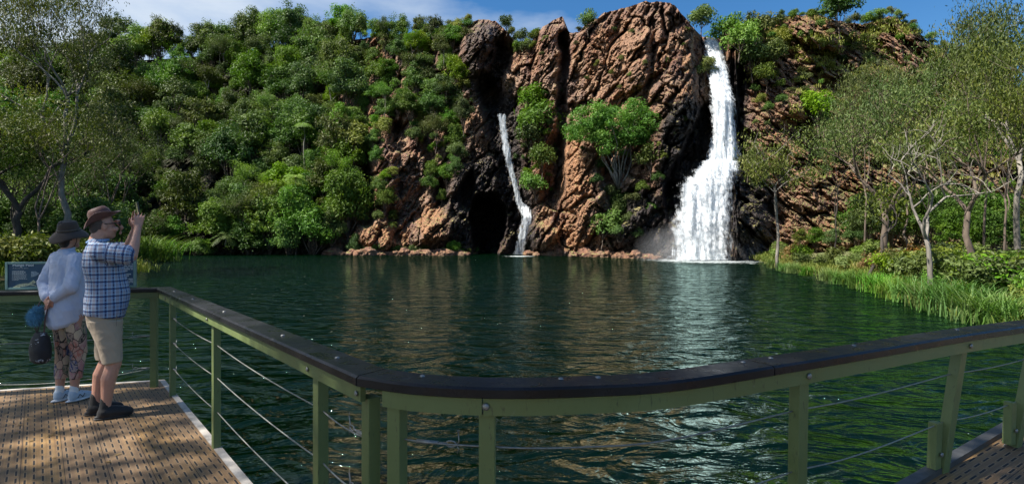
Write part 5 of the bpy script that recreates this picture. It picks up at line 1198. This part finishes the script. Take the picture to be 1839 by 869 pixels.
# shorts
KH = cloth('khaki_cotton', (.42, .33, .235)); st = Body(); st.loft([(.74, -.025, 0, .105, .150), (.80, -.030, 0, .126, .170), (.90, -.028, 0, .138, .176), (.96, -.026, 0, .138, .172)])
for s_ in (NEAR, FAR):
    fo = 0 if s_ == NEAR else -.045; st.loft([(.478, .026 + fo, s_ * .106, .072, .076, .05), (.50, .024 + fo, s_ * .106, .073, .076), (.62, .010 + fo * .6, s_ * .100, .083, .082), (.74, -.010, s_ * .090, .106, .090), (.84, -.022, s_ * .085, .124, .09)])
shorts = st.make('shorts', KH, man, .007, 1, .012, 7, 9)
b = MB(); b.box((.004, .13, .004), loc=(0, 0, 0)); b.m = None if False else None
o = b.build('pocket_seam', cloth('seam', (.22, .17, .12)), shorts); o.data.transform(Matrix.Translation((.055, -.178, .86)) @ Matrix.Rotation(R(70), 4, 'X') @ Matrix.Rotation(R(12), 4, 'Y'))
# boots and socks
BLK = cloth('black_leather', (.009, .008, .008), .3, 30, .7); SOLE = simple('sole', (.03, .028, .026), .7)
for s_ in (NEAR, FAR):
    fo = 0 if s_ == NEAR else -.072; x0, y0 = -.020 + fo, s_ * .105; yw = -.25 * s_ * 0
    bt = Body(); bt.limb([(x0 - .004, y0, .165), (x0 - .006, y0, .10), (x0 - .012, y0, .05)], [.038, .043, .048]); bt.limb([(x0 - .01, y0, .055), (x0 + .07, y0, .052), (x0 + .135, y0, .040), (x0 + .165, y0, .036)], [.055, .052, .048, .040]); bt.ell((x0 + .05, y0, .024), (.138, .050, .024))
    boot = bt.make('boot', BLK, man, .006, 2, .002, 20, 3)
    b = MB(); b.ball((x0 + .05, y0, .011), (.142, .050, .0125), 20); b.build('boot_sole', SOLE, boot, True)
    b = MB()
    for i in range(4): b.tube([(x0 + .045 + .022 * i, y0 - .03, .095 - .012 * i), (x0 + .05 + .022 * i, y0 + .03, .100 - .012 * i)], .003, 5)
    b.build('laces', cloth('lace', (.10, .06, .04)), boot)
# hat, hair, sunglasses
def hat(name, mat, parent, c, rx, ry, brim, hgt, droop, up_side, tilt, bandmat):
    """soft wide-brim hat: crown with a crease and a brim that lifts at its sides"""
    bm = bmesh.new(); seg = 48; prof = [(1.0, hgt * .0), (.99, hgt * .35), (.93, hgt * .72), (.80, hgt * .95), (.55, hgt * 1.0), (.30, hgt * .90), (0.05, hgt * .86)]; rings = []
    for k, bz_ in ((1.0, 0), (.85, 0), (.66, 0), (.45, 0), (.22, 0), (.06, 0)):
        v = []
        for i in range(seg):
            a = 2 * math.pi * i / seg; rr = 1 + k * brim; x, y = math.cos(a) * rx * (1 + k * brim / rx * 1.0), math.sin(a) * ry * (1 + k * brim / ry * 1.0)
            z = -droop * k ** 1.5 + up_side * k ** 1.6 * abs(math.sin(a)) ** 2 * .9 + .012 * math.sin(3 * a + 1) * k + .02 * k * math.cos(a) * (1 if math.cos(a) > 0 else .2); v.append(bm.verts.new((x, y, z)))
        rings.append(v)
    for s_, z_ in prof:
        v = []
        for i in range(seg):
            a = 2 * math.pi * i / seg; pin = 1 - .10 * max(0, math.cos(a)) * (z_ / hgt if hgt else 0); crease = -.018 * (z_ / hgt) * max(0, 1 - abs(math.sin(a)) * 2.2) * (1 if s_ < .9 else 0)
            v.append(bm.verts.new((math.cos(a) * rx * s_ * pin, math.sin(a) * ry * s_ * pin, z_ + crease)))
        rings.append(v)
    for a, b_ in zip(rings, rings[1:]):
        for k in range(seg): bm.faces.new((a[k], a[(k + 1) % seg], b_[(k + 1) % seg], b_[k]))
    bm.faces.new(rings[-1]); me = bpy.data.meshes.new('tmp'); bm.to_mesh(me); bm.free(); o = link('tmp', me); md = o.modifiers.new('s', 'SOLIDIFY'); md.thickness = .005; md.offset = 0
    dg = bpy.context.evaluated_depsgraph_get(); n = bpy.data.meshes.new_from_object(o.evaluated_get(dg)); bpy.data.objects.remove(o); n.materials.clear(); n.materials.append(mat); n.name = name
    for p in n.polygons: p.use_smooth = True
    h = link(name, n, parent); h.location = c; h.rotation_euler = tilt
    b = MB(); b.tube([(math.cos(t) * (rx + .003), math.sin(t) * (ry + .003), hgt * .16) for t in np.linspace(0, 6.283, 33)], .008, 6, caps=False); b.build('hat_band', bandmat, h, True); return h
HATM = cloth('brown_leather_felt', (.105, .040, .030), .35, 12, .6); BAND = cloth('band', (.03, .02, .018)); 
hat('hat', HATM, man, (-.045, 0, 1.712), .090, .080, .064, .105, .014, .075, (0, R(-24), 0), BAND)
hb = Body(); hb.ell((-.060, 0, 1.665), (.085, .078, .075)); hb.ell((-.095, 0, 1.625), (.045, .062, .05)); hb.make('hair', cloth('grey_brown_hair', (.07, .05, .04), .3, 60), man, .007, 1)
b = MB(); GL = simple('dark_lens', (.008, .008, .010), .12, 0, .1, 20, 0)
for s_ in (-1, 1): b.ball((.083, s_ * .034, 1.673), (.010, .029, .019), 12); b.tube([(.078, s_ * .058, 1.678), (.03, s_ * .079, 1.676), (-.03, s_ * .084, 1.668)], .0035, 5)
b.tube([(.09, -.01, 1.678), (.09, .01, 1.678)], .004, 5); b.build('sunglasses', GL, man, True)
ph = empty('phone', (0, 0, 0)); b = MB(); b.box((.010, .078, .155), bevel=.004); pbod = b.build('phone_body', simple('phone_black', (.012, .012, .014), .25), ph)
b = MB(); b.box((.0015, .070, .145)); scm = b.build('screen', simple('phone_glass', (.02, .03, .04), .08), ph); scm.location = (-.0062, 0, 0)
bpy.context.view_layer.update(); hp = man.matrix_world @ Vector((.222, .02, 1.795)); ph.location = hp; ph.rotation_euler = (0, R(-8), man.rotation_euler.z + R(6)); tag(ph, 'black phone held up in both hands of the man in the plaid shirt', 'phone')

# ---------------------------------------------------------------- woman in the white shirt
wm = empty('person', (0, 0, 0)); d1 = 4.88; wm.location = ((125 - CX) / F * d1, d1, DECKZ); wm.rotation_euler.z = math.atan2(.656, .755) + R(30)
wm.scale = (.84, .84, 1)
tag(wm, 'person in loose white shirt and patterned trousers, hands clasped behind the back', 'person')
# local: +x forward, -y the right side (towards camera right)
wb = Body(); hz_ = 1.565
wb.ell((.0, 0, hz_), (.090, .072, .105)); wb.ell((.040, 0, hz_ - .045), (.055, .052, .060)); wb.limb([(.082, 0, hz_ + .01), (.104, 0, hz_ - .018), (.096, 0, hz_ - .028)], [.010, .013, .010], 8); wb.ell((.086, 0, hz_ - .058), (.010, .021, .009)); wb.ell((.075, 0, hz_ - .09), (.025, .026, .02))
for s_ in (-1, 1): wb.ell((.0, s_ * .072, hz_ - .005), (.018, .009, .028)); wb.ell((.072, s_ * .03, hz_ + .012), (.012, .014, .010))
wb.limb([(-.01, 0, hz_ - .06), (-.03, 0, 1.44), (-.035, 0, 1.36)], [.050, .050, .062])
wb.loft([(.76, -.01, 0, .10, .15), (.88, -.015, 0, .125, .165), (1.02, 0, 0, .115, .14), (1.18, 0, 0, .115, .145), (1.32, -.02, 0, .095, .165), (1.40, -.03, 0, .07, .13)])
for s_ in (-1, 1):
    fo = .02 if s_ < 0 else -.03; hip = (-.01, s_ * .085, .84); kn = (.025 + fo, s_ * .085, .46); an = (-.02 + fo, s_ * .080, .08)
    wb.limb([hip, kn], [.098, .058]); wb.limb([kn, (-.01 + fo, s_ * .083, .30), an], [.056, .055, .034]); wb.limb([an, (an[0] + .06, an[1], .04), (an[0] + .14, an[1], .03)], [.034, .032, .025])
    sh_ = (-.03, s_ * .175, 1.345); el = (-.115, s_ * .225, 1.10); wr = (-.190, s_ * .045, .985)
    wb.limb([sh_, el], [.050, .040]); wb.limb([el, wr], [.040, .026]); hand(wb, wr, (-.25, -s_ * .75, -.55), (1, 0, 0.1) if s_ < 0 else (-1, 0, 0), -s_, .165, (.7, .7, .7, .6), .05, .0078)
wb.make('body', SKIN, wm, .0055, 3)
WSH = cloth('white_cotton_shirt', (.50, .54, .66), .08, 9, .8, .5)
ws = Body(); ws.loft([(.735, -.040, 0, .120, .145, .25), (.765, -.038, 0, .148, .172, .22), (.88, -.030, 0, .160, .190, .10), (1.00, -.02, 0, .152, .185), (1.15, -.012, 0, .142, .178), (1.28, -.02, 0, .125, .185), (1.36, -.03, 0, .10, .18), (1.405, -.033, 0, .075, .12), (1.44, -.028, 0, .062, .066)], 36)
for s_ in (-1, 1):
    sh_ = Vector((-.03, s_ * .165, 1.335)); el = Vector((-.115, s_ * .225, 1.10)); wr = Vector((-.185, s_ * .060, .995)); ws.limb([sh_, sh_.lerp(el, .5), el, el.lerp(wr, .5), wr.lerp(el, .08)], [.078, .070, .064, .056, .048])
wshirt = ws.make('shirt', WSH, wm, .007, 1, .019, 8, 15, (1, 1, .40))
b = MB(); b.tube([(.065 * math.cos(t) - .028, .068 * math.sin(t), 1.440 + .012 * math.cos(t)) for t in np.linspace(0, 6.283, 25)], .012, 7, caps=False); b.build('collar', WSH, wshirt, True)
def patch_material():
    m = NM('patterned_trousers'); v = m.coord('Object', (1, 1, .7)); vo = m.n('ShaderNodeTexVoronoi'); vo.inputs['Scale'].default_value = 15; m.l(v, vo.inputs['Vector']); s = m.n('ShaderNodeSeparateColor'); m.l(vo.outputs['Color'], s.inputs[0])
    c = m.ramp(s.outputs[0], [(0, (.42, .16, .12)), (.18, (.04, .06, .15)), (.34, (.52, .34, .24)), (.5, (.03, .025, .025)), (.64, (.40, .20, .20)), (.78, (.10, .13, .08)), (.9, (.55, .44, .30))], 'CONSTANT')
    n = m.noise(v, 45, 4, .6); c = m.mix(m.ramp(n, [(.46, 0), (.52, .65)]), c, (.48, .36, .28)); v2 = m.n('ShaderNodeTexVoronoi', feature='DISTANCE_TO_EDGE'); v2.inputs['Scale'].default_value = 15; m.l(v, v2.inputs['Vector'])
    c = m.mix(m.math('LESS_THAN', v2.outputs[0], .028), c, (.05, .035, .03)); m.l(c, m.p.inputs['Base Color']); m.p.inputs['Roughness'].default_value = .85; return m.m
wt = Body(); wt.loft([(.74, -.01, 0, .12, .16), (.86, -.015, 0, .135, .175), (.93, -.01, 0, .125, .16)])
for s_ in (-1, 1):
    fo = .02 if s_ < 0 else -.03; wt.loft([(.215, -.005 + fo, s_ * .083, .056, .056), (.30, -.002 + fo, s_ * .084, .064, .062), (.46, .02 + fo, s_ * .085, .074, .070), (.62, .01 + fo * .5, s_ * .086, .092, .082), (.78, -.005, s_ * .080, .12, .092)])
wt.make('trousers', patch_material(), wm, .007, 3, .006, 8, 25)
SNK = cloth('pale_blue_mesh_shoe', (.42, .50, .58), .12, 60, .8); SOCK = cloth('white_sock', (.70, .70, .70)); WS_ = simple('white_sole', (.55, .56, .58), .6); DK = simple('dark_trim', (.05, .06, .08), .6)
for s_ in (-1, 1):
    fo = .02 if s_ < 0 else -.03; x0, y0 = -.02 + fo, s_ * .080
    k_ = Body(); k_.limb([(x0, y0, .145), (x0 - .004, y0, .09), (x0 - .01, y0, .05)], [.040, .042, .042]); k_.make('sock', SOCK, wm, .006, 1)
    bt = Body(); bt.limb([(x0 - .012, y0, .075), (x0 - .012, y0, .045)], [.046, .048]); bt.limb([(x0 - .01, y0, .05), (x0 + .06, y0, .050), (x0 + .13, y0, .036), (x0 + .16, y0, .032)], [.048, .044, .038, .030]); sho = bt.make('shoe', SNK, wm, .006, 2)
    b = MB(); b.ball((x0 + .048, y0, .013), (.138, .050, .017), 20); b.build('shoe_sole', WS_, sho, True)
    b = MB()
    for i in range(4): b.tube([(x0 + .042 + .022 * i, y0 - .028, .094 - .012 * i), (x0 + .048 + .022 * i, y0 + .028, .098 - .012 * i)], .003, 5)
    for k in ((0, .02), (.02, .05), (.05, .07)): b.tube([(x0 + k[0] + .01, y0 - s_ * 0 - .045, .035 + .03 * (1 if k[0] == .02 else 0)), (x0 + k[1] + .01, y0 - .045, .065 if k[0] != .02 else .035)], .0035, 5)
    b.build('shoe_trim', DK, sho)
hb = Body(); hb.ell((-.015, 0, hz_ + .01), (.088, .078, .09)); hb.ell((-.055, 0, hz_ - .05), (.045, .066, .07)); hb.make('hair', cloth('dark_hair', (.02, .015, .013), .3, 60), wm, .007, 1)
hat('hat', cloth('dark_canvas_hat', (.050, .032, .022), .3, 14, .8), wm, (-.01, 0, hz_ + .048), .100, .088, .078, .096, .075, .02, (R(6), R(-10), 0), cloth('hat_trim', (.09, .07, .05)))
b = MB(); b.tube([(.02, -.086, hz_ + .04), (.035, -.062, hz_ - .05), (.03, -.02, hz_ - .11)], .003, 5); b.build('chin_cord', BAND, wm)
# bag and plush charm hanging from the hands
bpy.context.view_layer.update()
def on_w(v): return wm.matrix_world @ Vector(v)
bagl = (-.245, .05, .52)
bag = empty('shoulder_bag', on_w((-.245, .06, .40)), wm.rotation_euler.z); tag(bag, 'small black patterned bag hanging from the hands of the person in the white shirt', 'bag')
bb = Body(); bb.loft([(.0, 0, 0, .035, .06), (.03, 0, 0, .06, .09), (.12, 0, 0, .068, .098), (.22, 0, 0, .055, .085), (.28, 0, 0, .03, .055)])
def bagm():
    m = NM('black_bag_print'); v = m.coord(); vo = m.n('ShaderNodeTexVoronoi'); vo.inputs['Scale'].default_value = 13; m.l(v, vo.inputs['Vector']); n = m.noise(v, 55, 3)
    d_ = m.math('MULTIPLY', m.math('LESS_THAN', vo.outputs[0], .34), m.math('GREATER_THAN', n, .53)); m.l(m.mix(d_, (.012, .012, .016), (.40, .40, .42)), m.p.inputs['Base Color']); m.p.inputs['Roughness'].default_value = .75; return m.m
bb.make('bag_body', bagm(), bag, .006, 2, .006, 10, 3)
b = MB()
for s_ in (-1, 1): b.tube([(0, s_ * .05, .26), (.02, s_ * .03, .40), (.045, s_ * .01 - .03, .555)], .006, 6)
b.tube([(-.01, .03, .27), (-.03, .05, .40), (-.01, -.01, .56)], .005, 6); b.build('strap', cloth('strap', (.10, .05, .05)), bag, True)
ch = empty('plush_charm', on_w((-.265, .115, .78)), wm.rotation_euler.z); tag(ch, 'fluffy blue plush hanging above the black bag', 'plush')
g = G(77); pb = Body(); pb.ell((0, 0, .04), (.05, .055, .075)); pb.ell((.01, -.03, .11), (.035, .035, .035)); fl = pb.make('plush_body', cloth('blue_fluff', (.06, .20, .32), .4, 50), ch, .007, 1, .008, 40, 4)
p_ = vcoords(fl.data); ii = g.integers(0, len(p_), 1500); nn = nrm(p_[ii] - np.array([0, 0, .06])); V = []; Fq = []
tv = nrm(np.cross(nn, g.normal(size=nn.shape))); a_ = p_[ii]; e_ = a_ + (nn + .5 * g.normal(size=nn.shape)) * .016; V = np.stack([a_ - tv * .0022, a_ + tv * .0022, e_], 1).reshape(-1, 3)
link('fluff', npmesh('fluff', V, np.arange(len(V)).reshape(-1, 3), cloth('blue_fluff_tips', (.12, .32, .46), .4, 50)), ch)
b = MB(); b.tube([(.01, -.02, .13), (.02, -.04, .19), (.05, -.06, .22)], .002, 5); b.build('cord', ROPE, ch)

# ---------------------------------------------------------------- where only a few share a description, tell them apart by their order
ORD = ['leftmost', 'second from left', 'third from left', 'fourth from left', 'fifth from left', 'sixth from left', 'seventh from left']
by = {}
for o in C.objects:
    if o.parent is None and o.get('label'): by.setdefault(o['label'], []).append(o)
for lab, os_ in by.items():
    if 1 < len(os_) <= 7 and len(lab.split()) <= 13 and 'beyond the' not in lab and 'out of view' not in lab:
        os_.sort(key=lambda o: o.location.x / max(o.location.y, .1))
        for i, o in enumerate(os_): o['label'] = (ORD[i] if i < len(os_) - 1 else 'rightmost') + ' ' + lab
